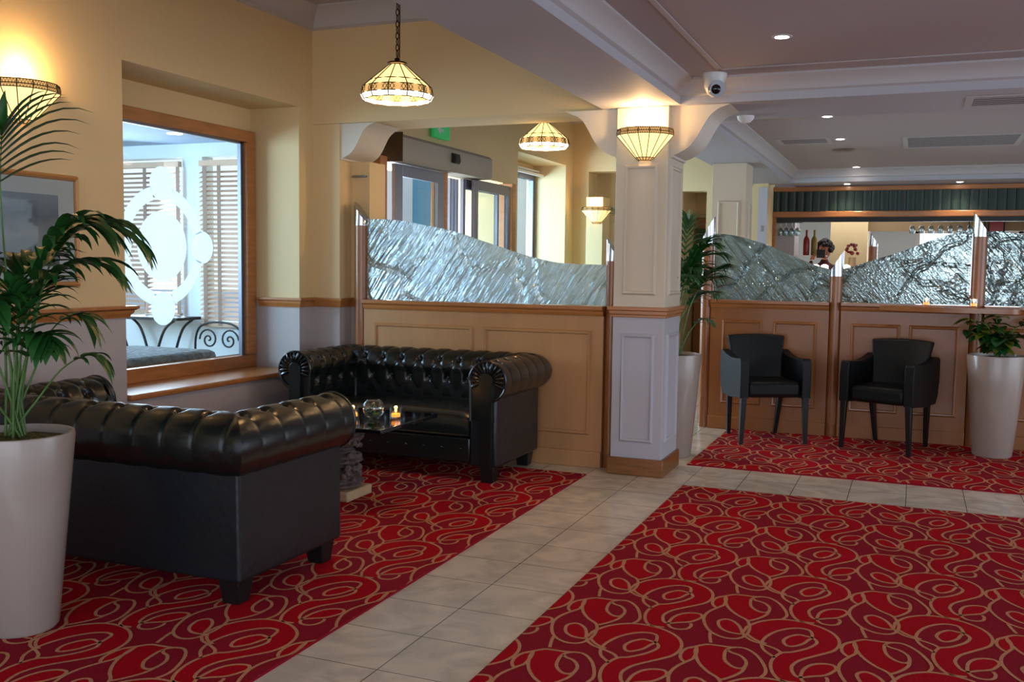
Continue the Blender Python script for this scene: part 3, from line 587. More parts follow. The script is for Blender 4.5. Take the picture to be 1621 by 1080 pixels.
def make_sofa(label, loc, rz):
    r = empty('sofa', loc, rz, label=label, cat='sofa', group=None)
    hw, dp = .78, .76; inner = hw-.18; yb = dp/2; yf = -dp/2; yi = yb-.18
    prof = sofa_profile(); cum = [0]
    for a, b_ in zip(prof[:-1], prof[1:]): cum.append(cum[-1]+math.dist(a, b_))
    def norm(i):
        a = prof[max(i-1, 0)]; b_ = prof[min(i+1, len(prof)-1)]; t = Vector((b_[0]-a[0], b_[1]-a[1])).normalized(); return (-t.y, t.x)
    rows = [(.05, .5), (.19, 0), (.33, .5), (.475, 0)]
    ds = .152
    def piece(nm, length0, fn, ncol, mitre0, mitre1, sc):
        """fn(s,u,z) -> xyz ; s runs from s0(u) to s1(u)"""
        vs = []; fs = []; buttons = []
        n = len(prof)
        for i, (u, z) in enumerate(prof):
            s0 = mitre0(u); s1 = mitre1(u); nx, nz = norm(i)
            for k in range(ncol+1):
                s = s0+(s1-s0)*k/ncol; edge = (s1-s) if nm == 'arm' else min(s-s0, s1-s)
                d = tuft(s-sc, cum[i], nm, ds, rows)*min(1, max(.0, edge/.035))
                vs.append(fn(s, u+nx*d, z+nz*d))
        for i in range(n-1):
            for k in range(ncol): a = i*(ncol+1)+k; fs.append((a, a+1, a+ncol+2, a+ncol+1))
        # close underneath: outer skin down inside the body
        m = MB().add(vs, fs); o = m.build(nm, 'leather', r, sharp=80)
        # buttons
        for t, ph in rows:
            i = min(range(n), key=lambda j: abs(cum[j]-t)); u, z = prof[i]; nx, nz = norm(i)
            s0, s1 = mitre0(u)+.04, mitre1(u)-.04; k = math.ceil((s0-sc)/ds+ph)
            while (k-ph)*ds+sc <= s1:
                s = (k-ph)*ds+sc; p = fn(s, u-nx*.021, z-nz*.021); q = fn(s, u+nx*1, z+nz*1); dirv = (Vector(q)-Vector(fn(s, u, z))).normalized()
                b = MB().ball((0, 0, 0), .011, 10, 6, (1, 1, .5)).build('button', 'leather', o, fixn=False); b.location = p; b.rotation_euler = dirv.to_track_quat('Z', 'Y').to_euler(); k += 1
        return o
    # backrest: s along x, outward +y
    piece('backrest', 0, lambda s, u, z: (s, yi+u, z), 250, lambda u: -inner-u, lambda u: inner+u, 0)
    for sg in (-1, 1):
        a = piece('arm', 0, lambda s, u, z, sg=sg: (sg*(inner+u), s, z), 130, lambda u: yf-.0, lambda u: yi+u, yi-.04)
        # scroll end with facing strip
        f = MB(); c = [(sg*(inner+u), z) for u, z in prof]; c.append((sg*(inner+.17), .40)); f.prism(c, 'y', yf, yf+.02)
        for k in range(15):
            t = -.35+k*(PI+.7)/14; cx = sg*(inner+SU); f.tube([(cx+q*math.cos(t), yf-.002-.01*math.sin(PI*(q-.04)/.09), .66+q*math.sin(t)) for q in (.045, .07, .095, .118)], [.006, .010, .011, .007], 6)
        f.build('arm_scroll', 'leather', a, sharp=30)
        f = MB(); pl = []
        for k in range(13): t = PI*k/12; pl.append((sg*(inner+SU-.008)+.046*math.cos(t), .665+.046*math.sin(t)))
        pl += [(sg*(inner+SU-.008)-.04, .10), (sg*(inner+SU-.008)+.04, .10)]
        f.prism(pl, 'y', yf-.022, yf); f.build('arm_facing', 'leather', a, bevel=.008, bseg=3)
        tb = [(sg*(inner+u*.99+.0), yf-.004, z) for u, z in prof]; MB().tube(tb, .009, 6).build('piping', 'leather', a)
    # outer body panels
    b = MB(); T = .165
    b.prism([(-hw, yf+.004), (-inner, yf+.004), (-inner, yi), (inner, yi), (inner, yf+.004), (hw, yf+.004), (hw, yb), (-hw, yb)], 'z', .105, .56)
    b.box(-inner, yf+.05, .14, inner, yi, .30); b.build('body', 'leather_side', r, bevel=.014, bseg=3)
    MB().box(-inner+.004, yf+.012, .12, inner-.004, yf+.05, .285).build('front_rail', 'leather', r, bevel=.012, bseg=3)
    n = 9
    for k in range(n): q = MB().ball((0, 0, 0), .009, 10, 6, (1, .5, 1)).build('button', 'leather', r, fixn=False); q.location = (-inner+(k+.5)*2*inner/n, yf+.01, .21)
    # crowned seat cushion
    nx_, ny_ = 40, 20; vs = []; fs = []
    def cush(i, j, top):
        x = -inner+.006+(2*inner-.012)*i/nx_; y = yf+.008+(yi-yf-.02)*j/ny_; ex = min(i, nx_-i)/nx_; ey = min(j, ny_-j)/ny_
        h = min(1, ex*14)**.5*min(1, ey*8)**.5; return (x, y, (.40+.035*h+.022*math.sin(PI*i/nx_)**.5*math.sin(PI*j/ny_)**.5 if top else .40-.10))
    c = MB()
    for top in (1, 0):
        o = len(c.v); c.add([cush(i, j, top) for j in range(ny_+1) for i in range(nx_+1)], [(j*(nx_+1)+i, j*(nx_+1)+i+1, (j+1)*(nx_+1)+i+1, (j+1)*(nx_+1)+i) for j in range(ny_) for i in range(nx_)])
    N = (nx_+1)*(ny_+1); bd = [i for i in range(nx_+1)]+[j*(nx_+1)+nx_ for j in range(1, ny_+1)]+[ny_*(nx_+1)+i for i in range(nx_-1, -1, -1)]+[j*(nx_+1) for j in range(ny_-1, 0, -1)]
    for a, b_ in zip(bd, bd[1:]+bd[:1]): c.f.append((a, b_, b_+N, a+N)); c.m.append(0)
    c.build('seat_cushion', 'leather', r, sharp=60)
    MB().tube([(-inner+.01, yf+.006, .30), (inner-.01, yf+.006, .30)], .006, 6).build('piping', 'leather', r)
    for sx in (-1, 1):
        for y in (yf+.075, yb-.075): MB().taper(sx*(hw-.075), y, 0, .11, .038, .052).build('leg', 'black_wood', r, bevel=.004)
    return r
make_sofa('black leather chesterfield sofa standing against the timber partition, facing the camera', (-3.19, 6.03, .0108), 0)
make_sofa('black leather chesterfield sofa in the left foreground with its back to the camera', (-3.23, 3.53, .0108), PI)
# ---------------------------------------------------------------- armchairs
def make_chair(label, loc, rz):
    r = empty('armchair', loc, rz, label=label, cat='armchair')
    # back: rounded, flares upwards
    nx_, nz_ = 12, 12; m = MB()
    def bp_(i, j, f):
        z = .44+.405*j/nz_; t = j/nz_; w_ = .20+.045*t**1.5; x = -w_+2*w_*i/nx_; y = .13+.09*t+.03*(1-(2*i/nx_-1)**2)
        return (x, y-(.0 if f else -.06), z-.012*(2*i/nx_-1)**2*(1 if j == nz_ else 0))
    for f in (1, 0): m.add([bp_(i, j, f) for j in range(nz_+1) for i in range(nx_+1)], [(j*(nx_+1)+i, j*(nx_+1)+i+1, (j+1)*(nx_+1)+i+1, (j+1)*(nx_+1)+i) for j in range(nz_) for i in range(nx_)])
    N = (nx_+1)*(nz_+1); bd = [i for i in range(nx_+1)]+[j*(nx_+1)+nx_ for j in range(1, nz_+1)]+[nz_*(nx_+1)+i for i in range(nx_-1, -1, -1)]+[j*(nx_+1) for j in range(nz_-1, 0, -1)]
    for a, b_ in zip(bd, bd[1:]+bd[:1]): m.f.append((a, b_, b_+N, a+N)); m.m.append(0)
    m.build('backrest', 'chair_leather', r, bevel=.016, bseg=3, sharp=50)
    m = MB(); m.box(-.215, -.25, .37, .215, .20, .498); o = m.build('seat', 'chair_leather', r, bevel=.035, bseg=4)
    for sg in (-1, 1):
        pl = [(-.27, .37), (-.27, .60), (-.26, .672), (-.235, .685), (-.15, .675), (0, .672), (.14, .69), (.25, .72), (.285, .70), (.285, .55), (.26, .42), (.22, .355), (.0, .35)]
        MB().prism(pl, 'x', sg*.215, sg*.285).build('arm', 'chair_leather', r, bevel=.014, bseg=3, sharp=40)
    for sg in (-1, 1):
        MB().taper(sg*.262, -.247, 0, .38, .015, .0235, -sg*.012, 0).build('leg', 'black_wood', r, bevel=.003)
        MB().taper(sg*.20, .275, 0, .37, .015, .022, sg*.02, -.06).build('leg', 'black_wood', r, bevel=.003)
    return r
make_chair('black leather tub armchair between the tall palm pot and the middle post', (-1.105, 8.155, .0108), math.radians(27))
make_chair('black leather tub armchair on the right, beside the leafy white pot', (-.155, 8.19, .0108), math.radians(-20))
# ---------------------------------------------------------------- leaded glass lamps
def leaded(r, name, prof, seg, mats, lead_r=.004, a0=0, a1=2*PI, glass_parts=None):
    """glass_parts: list of (part name, profile index range, material)"""
    for nm, i0, i1, mm in glass_parts:
        MB().lathe(prof[i0:i1+1], seg=seg, a0=a0, a1=a1).build(nm, mm, r, smooth=False, fixn=False) if abs(a1-a0-2*PI) > .01 else open_lathe(prof[i0:i1+1], seg).build(nm, mm, r, smooth=False, fixn=False)
    b = MB(); k = seg
    for i in range(seg+(0 if abs(a1-a0-2*PI) < .01 else 1)):
        t = a0+(a1-a0)*i/seg; b.tube([((q+.001)*math.cos(t), (q+.001)*math.sin(t), h) for q, h in prof], lead_r, 5)
    for q, h in prof:
        pts = [((q+.001)*math.cos(a0+(a1-a0)*i/seg), (q+.001)*math.sin(a0+(a1-a0)*i/seg), h) for i in range(seg+1)]
        full = abs(a1-a0-2*PI) < .01; b.tube(pts[:-1] if full else pts, lead_r, 5, closed=full)
    return b.build('leading', 'lead', r)
def open_lathe(prof, seg):
    m = MB(); vs = [(q*math.cos(2*PI*i/seg), q*math.sin(2*PI*i/seg), h) for q, h in prof for i in range(seg)]
    return m.add(vs, [(j*seg+i, j*seg+(i+1) % seg, (j+1)*seg+(i+1) % seg, (j+1)*seg+i) for j in range(len(prof)-1) for i in range(seg)])
def lattice(r, q0, h0, q1, h1, seg, a0, a1, n=5):
    b = MB()
    for i in range(seg):
        ta, tb = a0+(a1-a0)*i/seg, a0+(a1-a0)*(i+1)/seg
        A = Vector((q0*math.cos(ta), q0*math.sin(ta), h0)); B_ = Vector((q0*math.cos(tb), q0*math.sin(tb), h0)); C = Vector((q1*math.cos(ta), q1*math.sin(ta), h1)); D = Vector((q1*math.cos(tb), q1*math.sin(tb), h1))
        for k in range(n):
            u0, u1 = k/n, (k+1)/n
            for p, q in ((A.lerp(B_, u0), C.lerp(D, u1)), (C.lerp(D, u0), A.lerp(B_, u1))): b.tube([p*1.004, q*1.004], .0016, 4)
    b.build('band_lattice', 'lead', r)
def pendant(loc, zc, label, pw=1.0):
    r = empty('pendant_lamp', loc, label=label, cat='pendant lamp'); x, y, z = loc
    prof = [(.042, .165), (.145, .078), (.182, .045), (.190, .008), (.176, -.018)]
    leaded(r, 'x', prof, 12, None, .0028, PI/12, PI/12+2*PI, [('shade', 0, 1, 'lit_glass'), ('shade_band', 1, 2, 'lit_glass'), ('patterned_band', 2, 3, 'lit_band'), ('shade_rim', 3, 4, 'lit_rim')])
    lattice(r, .1825, .044, .1905, .010, 12, PI/12, PI/12+2*PI)
    MB().lathe([(.0, .205), (.012, .2), (.014, .185), (.05, .178), (.056, .17), (.04, .17)], seg=24).build('cap', 'bronze', r)
    b = MB(); b.lathe([(.012, .20), (.018, .19)], seg=10); n = int((zc-z-.21)/.03)
    for i in range(n):
        zz = .212+i*.03; s_ = i % 2
        pts = [((.0085*math.cos(t) if s_ else 0), (0 if s_ else .0085*math.cos(t)), zz+.012+.019*math.sin(t)) for t in [2*PI*k/10 for k in range(10)]]; b.tube(pts, .0028, 5, closed=True)
    b.tube([(.012, .004, .2+i*(zc-z-.2)/12) if i % 2 else (.016, -.006, .2+i*(zc-z-.2)/12) for i in range(13)], .003, 6)
    b.build('chain', 'bronze', r)
    MB().lathe([(0, zc-z), (.055, zc-z), (.06, zc-z-.012), (.03, zc-z-.035), (.0, zc-z-.04)], seg=20).build('ceiling_rose', 'bronze', r)
    MB().ball((0, 0, .04), .032, 14, 10).build('bulb', 'bulb', r); MB().lathe([(.014, .07), (.018, .13)], seg=12).build('lamp_holder', 'bronze', r)
    point('pendant_light', (0, 0, -.02), L_PEND*pw, WARM, .05, r); return r
pendant((-2.545, 4.6, 2.27), 3.3, 'leaded glass pendant lamp hanging over the lounge, nearest the camera')
pendant((-2.62, 7.0, 2.30), 3.3, 'leaded glass pendant lamp in the lobby beyond the timber partition', 2.0)
def sconce(loc, nrm, label, s=1.0, power=1.0):
    """half bowl of leaded glass, point down; nrm: angle of outward direction"""
    r = empty('wall_sconce', loc, nrm, label=label, cat='wall lamp'); r.scale = (s, s, s)
    prof = [(.208, .07), (.213, .045), (.213, .025), (.07, -.135), (.045, -.155)]
    prof = [(q, h) for q, h in prof]
    leaded(r, 'x', prof, 8, None, .003, -PI/2, PI/2, [('patterned_band', 0, 2, 'lit_band'), ('shade', 2, 3, 'lit_glass'), ('shade_tip', 3, 4, 'lit_band')])
    lattice(r, .2095, .069, .2135, .026, 8, -PI/2, PI/2, 5)
    MB().box(-.0, -.05, -.13, .015, .05, .05).build('back_plate', 'bronze', r, bevel=.004); MB().ball((.09, 0, .03), .03, 12, 8).build('bulb', 'bulb', r)
    point('sconce_light', (.10, 0, .13), L_SCON*power, WARM, .04, r); return r
sconce((-4.3, 3.79, 2.235), 0, 'leaded glass wall sconce on the left wall above the palm', .9)
sconce((-1.675, 6.37, 2.235), -PI/2, 'leaded glass wall sconce on the square pillar', .88)
bx('wall_pier', 'cream', (-4.0, 12.3, 0, -3.78, 12.62, 2.3))['kind'] = 'structure'
sconce((-3.86, 12.3, 2.10), -PI/2, 'small distant leaded glass sconce on the lobby back wall', .92, .6)
# ---------------------------------------------------------------- potted plants
def frond(b, base, ctrl, leaflen, n=13, start=.42, side=None, droop=.9, wid=.02, r0=.006, seed=0, spread=1.0):
    """rachis through ctrl points with drooping folded leaflets"""
    R_ = random.Random(seed); P = catmull([base]+ctrl, 8); N = len(P)
    b.mi = 1; b.tube(P, [r0*(1-.75*i/(N-1)) for i in range(N)], 6); b.mi = 0
    for k in range(n+1):
        t = start+(1-start)*k/n; i = min(int(t*(N-1)), N-2); p = P[i].lerp(P[i+1], t*(N-1)-i); d = (P[i+1]-P[i]).normalized()
        sd = d.cross(Vector((0, 0, 1)));  sd = sd.normalized() if sd.length > .15 else (side or Vector((.66, .75, 0)))
        env = math.sin(PI*(.22+.70*(k/n)))**.7
        for sg in ((-1, 1) if k < n else (0,)):
            L = leaflen*env*R_.uniform(.85, 1.12); w_ = wid*R_.uniform(.85, 1.15)
            ang = (.95-.55*k/n)*spread; dirv = (d*math.cos(ang)+sd*sg*math.sin(ang)).normalized() if sg else d
            q = p.copy(); vs = []; fs = []; m_ = 7; up = Vector((0, 0, 1)); dr = droop*R_.uniform(.7, 1.3)
            for j in range(m_+1):
                f = j/m_; ww = w_*math.sin(PI*min(1, (.12+.88*f)))**.6*(1-f)**.35 if j < m_ else .0006
                lat = dirv.cross(up); lat = lat.normalized() if lat.length > .1 else sd
                vs += [q+lat*ww+up*ww*.35, q, q-lat*ww+up*ww*.35]
                dirv = (dirv+Vector((0, 0, -1))*dr*(.05+.35*f)*(.6+.4*f)).normalized(); q = q+dirv*L/m_
            for j in range(m_): a = j*3; fs += [(a, a+1, a+4, a+3), (a+1, a+2, a+5, a+4)]
            b.add(vs, fs)
def pot(r, rt, rb, h, soil):
    MB().lathe([(0, .004), (rb-.01, 0), (rb, .012), (rb+(rt-rb)*.5, h*.5), (rt, h-.01), (rt-.003, h), (rt-.016, h), (rt-.02, h-.06), (0, h-.06)], seg=56).build('pot', 'pot_white', r, sharp=50)
    b = MB(); R_ = random.Random(5); vs = [(0, 0, h-.02)]; k = 28
    for j in range(1, 7):
        for i in range(k): q = (rt-.018)*j/6; vs.append((q*math.cos(2*PI*i/k), q*math.sin(2*PI*i/k), h-.035+.02*(1-(j/6)**2)+R_.uniform(-.006, .008)))
    fs = [(0, 1+i, 1+(i+1) % k) for i in range(k)]+[(1+(j-1)*k+i, 1+j*k+i, 1+j*k+(i+1) % k, 1+(j-1)*k+(i+1) % k) for j in range(1, 6) for i in range(k)]
    b.add(vs, fs).build('soil', soil, r)
RV = Vector((.66, .75, 0)); FV = Vector((-.75, .66, 0))
def palm(label, loc, rt, rb, h, fronds, seed, soil='moss', ln=.26, wid=.017):
    r = empty('potted_palm', loc, label=label, cat='potted palm'); pot(r, rt, rb, h, soil); R_ = random.Random(seed)
    for q, (pts, kw) in enumerate(fronds):
        b = MB(); a = R_.uniform(0, 2*PI); kw = dict(kw); kw['w'] = kw.get('w', wid)*1.25; kw['n'] = int(kw.get('n', 12)*1.2); base = Vector((.035*math.cos(a), .035*math.sin(a), h-.03))
        ctrl = [RV*x+FV*y+Vector((0, 0, z)) for x, y, z in pts]
        frond(b, base, ctrl, kw.get('l', ln), kw.get('n', 12), kw.get('s', .5), None, kw.get('d', .9), kw.get('w', wid), .0055, seed+q, kw.get('sp', 1.0))
        b.build('frond', ['palm', 'palm_stem'], r, smooth=True, sharp=60, fixn=False)
    return r
PXM = 1/426.
palm('tall potted palm in a white tapered pot at the left edge of the foreground', (-3.085, 2.665, .0108), .205, .135, .745, [
    ([(-.01, 0, 1.2), (-.03, .02, 1.62), (-.02, .0, 1.86)], dict(l=.36, s=.72, n=9, d=.8, w=.020)),
    ([(.06, .02, 1.1), (.15, .02, 1.42), (.30, .0, 1.53), (.43, -.02, 1.47)], dict(l=.27, s=.5, n=12, d=1.2, w=.019)),
    ([(.04, .0, 1.0), (.10, -.05, 1.28), (.22, -.08, 1.38), (.32, -.1, 1.36)], dict(l=.24, s=.55, n=9, d=1.1)),
    ([(.06, .04, .95), (.13, .06, 1.12), (.22, .08, 1.18), (.27, .09, 1.13)], dict(l=.16, s=.6, n=6, d=1.2, w=.013)),
    ([(.07, -.02, .86), (.16, -.04, .98), (.25, -.04, 1.03), (.30, -.05, 1.0)], dict(l=.14, s=.62, n=5, d=1.2, w=.013)),
    ([(-.02, .03, 1.05), (-.06, .05, 1.3), (-.12, .06, 1.5), (-.2, .06, 1.58)], dict(l=.26, s=.5, n=9, d=1.0)),
    ([(-.05, -.03, 1.0), (-.12, -.05, 1.2), (-.2, -.06, 1.3)], dict(l=.24, s=.5, n=8, d=1.1)),
    ([(.0, -.06, .98), (.02, -.1, 1.15), (.0, -.15, 1.28)], dict(l=.22, s=.5, n=8, d=1.1)),
    ([(-.04, .05, .95), (-.10, .1, 1.06), (-.18, .12, 1.08)], dict(l=.20, s=.5, n=7, d=1.1)),
    ([(.02, .08, 1.0), (.06, .14, 1.2), (.12, .2, 1.3)], dict(l=.20, s=.55, n=7, d=1.1)),
    ([(-.06, -.05, .86), (-.13, -.08, .93), (-.2, -.1, .9)], dict(l=.15, s=.5, n=6, d=1.2)),
    ([(.03, -.03, 1.08), (.09, -.06, 1.36), (.2, -.1, 1.52), (.30, -.13, 1.5)], dict(l=.26, s=.45, n=12, d=1.2)),
    ([(.02, .0, .92), (.05, -.05, 1.05), (.09, -.12, 1.12), (.12, -.2, 1.08)], dict(l=.18, s=.45, n=8, d=1.2)),
    ([(-.01, -.02, .95), (-.03, -.06, 1.14), (-.05, -.13, 1.24), (-.06, -.2, 1.22)], dict(l=.2, s=.45, n=9, d=1.2)),
    ([(-.03, -.01, 1.1), (-.08, -.02, 1.38), (-.16, -.03, 1.5), (-.24, -.03, 1.5)], dict(l=.28, s=.45, n=11, d=1.2)),
    ([(.01, .03, 1.0), (.02, .06, 1.22), (.05, .1, 1.36), (.1, .14, 1.4)], dict(l=.24, s=.45, n=10, d=1.1)),
], 3, ln=.27, wid=.021)
def spray(seed, n, hmin, hmax, out, l, w):
    R_ = random.Random(seed); fr = []
    for i in range(n):
        a = -2.0+PI*1.25*i/n+R_.uniform(-.15, .15); o = out*R_.uniform(.6, 1.15); z = R_.uniform(hmin, hmax); c, s_ = math.cos(a), math.sin(a)
        fr.append(([(.18*o*c, .18*o*s_, .76+(z-.76)*.55), (.5*o*c, .5*o*s_, .76+(z-.76)*.92), (o*c, o*s_, z)], dict(l=l, s=.5, n=9, d=1.0, w=w)))
    return fr
palm('tall potted palm in a white tapered pot standing behind the sconce pillar', (-1.64, 7.2, .0), .205, .145, .765,
     spray(8, 8, 1.3, 1.72, .36, .26, .017)+[([(.08, 0, 1.05), (.2, -.02, 1.2), (.33, -.03, 1.22)], dict(l=.22, s=.45, n=10, d=1.0, w=.015)), ([(.05, -.05, 1.15), (.1, -.08, 1.45), (.2, -.1, 1.6)], dict(l=.24, s=.45, n=10, d=1.1, w=.017)),([(.1, -.05, 1.1), (.22, -.08, 1.34), (.36, -.1, 1.42)], dict(l=.24, s=.5, n=10, d=1.1, w=.014)),
     ([(-.02, .15, 1.3), (-.04, .42, 1.72), (-.06, .74, 1.86)], dict(l=.24, s=.5, n=9, d=.7, w=.014)), ([(.05, 0, 1.2), (.08, 0, 1.55), (.10, 0, 1.75)], dict(l=.24, s=.5, n=9, d=.9, w=.018)),
     ([(.1, -.05, .92), (.2, -.06, 1.02), (.28, -.08, 1.0)], dict(l=.14, s=.5, n=6, d=1.1, w=.01))], 21)
def bush(label, loc, rt, rb, h):
    r = empty('potted_plant', loc, label=label, cat='potted plant'); pot(r, rt, rb, h, 'dark_soil'); R_ = random.Random(4)
    for c in range(9):
        a = 2*PI*c/9+R_.uniform(-.3, .3); b = MB(); o = R_.uniform(.10, .26); H = R_.uniform(.12, .3)
        P = catmull([(0, 0, h-.04), (o*.35*math.cos(a), o*.35*math.sin(a), h+H*.6), (o*math.cos(a), o*math.sin(a), h+H)], 6); b.mi = 1; b.tube(P, .004, 5)
        for k in range(14):
            p = P[R_.randrange(4, len(P))]; az = R_.uniform(0, 2*PI); L = R_.uniform(.09, .15); w_ = L*R_.uniform(.28, .38); el = R_.uniform(-.1, .6)
            d = Vector((math.cos(az)*math.cos(el), math.sin(az)*math.cos(el), math.sin(el))); lat = d.cross(Vector((0, 0, 1))).normalized(); up = lat.cross(d); vs = []; q = p.copy(); m_ = 6
            for j in range(m_+1):
                f = j/m_; ww = w_*math.sin(PI*f**.8)**.8+.0005; vs += [q+lat*ww+up*ww*.3, q, q-lat*ww+up*ww*.3]; d = (d+Vector((0, 0, -.14))).normalized(); q = q+d*L/m_
            fs = []
            for j in range(m_): e_ = j*3; fs += [(e_, e_+1, e_+4, e_+3), (e_+1, e_+2, e_+5, e_+4)]
            b.mi = 2 if R_.random() < .22 else 0; b.add(vs, fs)
        b.build('stem', ['foliage', 'palm_stem', 'foliage_yellow'], r, sharp=60, fixn=False)
    return r
bush('bushy broad-leaved plant in a white tapered pot at the right edge', (.59, 8.20, .0108), .205, .14, .765)
# ---------------------------------------------------------------- coffee table and what stands on it
t = empty('coffee_table', (-3.02, 5.0, .0108), label='low table with black glossy top on a carved stone pedestal between the sofas', cat='coffee table')
MB().box(-.46, -.33, .455, .345, .36, .478).build('tabletop', 'black_gloss', t, bevel=.004)
MB().box(-.27, -.15, 0, .02, .13, .06).build('plinth', 'sandstone', t, bevel=.01)
b = MB(); prof = []
for k in range(40):
    z = .06+.36*k/39; prof.append((.105+.035*math.sin(k*.42)+.012*math.sin(k*1.9), z))
b.lathe(prof, (-.125, -.01, 0), 40); R_ = random.Random(2)
for k in range(70): a = R_.uniform(0, 2*PI); z = R_.uniform(.1, .42); b.ball((-.125+.125*math.cos(a), -.01+.135*math.sin(a), z), R_.uniform(.012, .026), 8, 6)
b.build('carved_pedestal', 'stone', t, sharp=60); MB().box(-.25, -.13, .415, .0, .11, .455).build('capital', 'stone', t, bevel=.01)
TZ = .4886
def candle(loc, label, group, h=.075, r_=.036):
    c = empty('tealight_candle', loc, label=label, cat='candle', group=group)
    MB().lathe([(0, 0), (r_-.002, 0), (r_, .01), (r_, h), (r_-.004, h), (r_-.004, .016), (0, .014)], seg=28).build('glass_holder', 'tumbler_glass', c, sharp=40)
    MB().lathe([(0, .016), (r_*.72, .016), (r_*.72, .034), (0, .034)], seg=20).build('wax', 'wax_glow', c, sharp=40); MB().ball((0, 0, .052), .007, 8, 8, (1, 1, 1.7)).build('flame', 'flame', c)
    point('candle_light', (0, 0, .06), .35, (1, .5, .15), .01, c); return c
candle((-2.80, 5.06, TZ), 'glass tealight candle on the coffee table, right of the glass globe', 'tealights on the coffee table')
candle((-3.03, 4.96, TZ), 'glass tealight candle on the coffee table, left of the glass globe', 'tealights on the coffee table')
candle((.09, 8.47, 1.117), 'glass tealight candle on the curved shelf, left of the tall post', 'tealights on the shelf', .07, .033)
candle((.43, 8.44, 1.117), 'glass tealight candle on the curved shelf, in front of the tall post', 'tealights on the shelf', .07, .033)
g = empty('glass_bowl', (-2.915, 5.0, TZ), label='round glass globe bowl with small foliage on the coffee table', cat='bowl')
pr = [(.025, 0)]+[(.066*math.sin(a), .064-.064*math.cos(a)) for a in [.45+k*.14 for k in range(16)]]
MB().lathe([(0, .0), (.025, 0)]+pr[1:]+[(.045, .112)], seg=32).build('bowl', 'tumbler_glass', g)
b = MB(); R_ = random.Random(9)
for k in range(26):
    a = R_.uniform(0, 2*PI); q = R_.uniform(0, .04); b.mi = R_.choice((0, 0, 1, 2)); b.ball((q*math.cos(a), q*math.sin(a), R_.uniform(.03, .09)), R_.uniform(.006, .012), 8, 6)
b.build('filling', ['foliage_yellow', 'foliage', 'mustard'], g)
# ---------------------------------------------------------------- framed picture on the left wall
p = empty('framed_picture', (-4.3, 3.68, 1.555), label='framed seascape picture with pale mount on the left wall behind the palm', cat='picture')
MB().frame('x', 0, -.47, -.305, .47, .305, .035, .03).build('picture_frame', 'gold_frame', p, sharp=25); MB().box(.002, -.44, -.275, .010, .44, .275).build('mount', 'mount_card', p)
MB().box(.010, -.33, -.19, .012, .33, .19).build('print', 'seascape', p); MB().box(.0135, -.436, -.271, .015, .436, .271).build('glazing', 'pane', p)
# ---------------------------------------------------------------- ceiling fittings
def downlight(loc, label, power, group):
    d = empty('downlight', loc, label=label, cat='downlight', group=group)
    MB().lathe([(.036, -.004), (.05, -.004), (.056, -.001), (.056, 0), (.036, 0), (.036, -.004)], seg=28).build('trim_ring', 'white_plastic', d, sharp=50); MB().lathe([(0, -.0025), (.036, -.0025)], seg=24).build('lamp', 'downlight_glow', d)
    if power: spot('downlight_beam', (0, 0, -.03), power, (1, .86, .7), 120, d)
G = 'recessed ceiling downlights'
downlight((-.69, 5.33, 2.6), 'recessed downlight nearest the camera, in the right ceiling', L_SPOT, G)
downlight((-.69, 8.17, 2.6), 'recessed downlight just beyond the cross beam', L_SPOT, G)
downlight((-.69, 9.61, 2.6), 'recessed downlight beside the left grille, third from the camera', L_SPOT, G)
downlight((-.69, 12.25, 2.6), 'recessed downlight farthest away in the right ceiling', L_SPOT*.6, G)
downlight((-.82, 12.78, 2.45), 'recessed downlight in the soffit above the left of the green bar fascia', L_SPOT*1.2, G)
downlight((.44, 12.78, 2.45), 'recessed downlight in the soffit above the right of the green bar fascia', L_SPOT*1.2, G)
def grille(x0, y0, x1, y1, label, n, dark, z=2.6):
    g = empty('ceiling_vent', ((x0+x1)/2, (y0+y1)/2, z), label=label, cat='air vent', group=None); hx, hy = (x1-x0)/2, (y1-y0)/2
    w = MB(); f = .045
    t_ = -.0045; w.box(-hx, -hy, t_, hx, -hy+f, 0); w.box(-hx, hy-f, t_, hx, hy, 0); w.box(-hx, -hy+f, t_, -hx+f, hy-f, 0); w.box(hx-f, -hy+f, t_, hx, hy-f, 0); w.build('frame', 'coving', g, bevel=.001)
    MB().box(-hx+f, -hy+f, -.002, hx-f, hy-f, 0).build('duct_shade', 'black_matte' if dark else 'grey_cloth', g)  # flat sheet coloured to stand in for the shade inside the duct
    for i in range(n):
        y = -hy+f+(2*hy-2*f)*(i+.5)/n; MB().prism([(y-.006, -.002), (y+.004, -.002), (y+.008, -.005), (y-.002, -.005)], 'x', -hx+f, hx-f).build('louvre', 'ceiling_paint', g)
grille(.24, 6.60, 1.3, 7.03, 'large louvred ceiling vent at the right edge, nearest the camera', 5, True, 2.45)
grille(-1.26, 9.46, -.77, 9.9, 'ceiling vent left of the third downlight', 5, True)
grille(-.16, 9.62, .85, 10.5, 'wide pale ceiling vent in the middle of the right ceiling', 8, False)
tag(MB().lathe([(0, -.02), (.08, -.02), (.11, -.008), (.115, 0)], (-.713, 10.45, 2.6), 28).build('ceiling_speaker', 'brushed'), 'round grey ceiling speaker between the vents', 'speaker')
c = empty('security_camera', (-1.20, 6.20, 2.6), label='white dome security camera with black lens under the ceiling beam corner', cat='security camera')
MB().lathe([(0, 0), (.075, 0), (.075, -.02), (.062, -.045), (.062, -.08), (.045, -.12), (.02, -.14), (0, -.143)], seg=28).build('housing', 'white_plastic', c, sharp=40)
MB().ball((.012, -.035, -.098), .043, 18, 12).build('lens_ball', 'black_gloss', c); MB().lathe([(0.046, 0), (.05, 0), (.05, .006), (.046, .006)], seg=24).build('lens_ring', 'brushed', c).location = (.03, -.055, -.1)
c.children[2].rotation_euler = Vector((.35, -.9, -.25)).to_track_quat('Z', 'Y').to_euler()
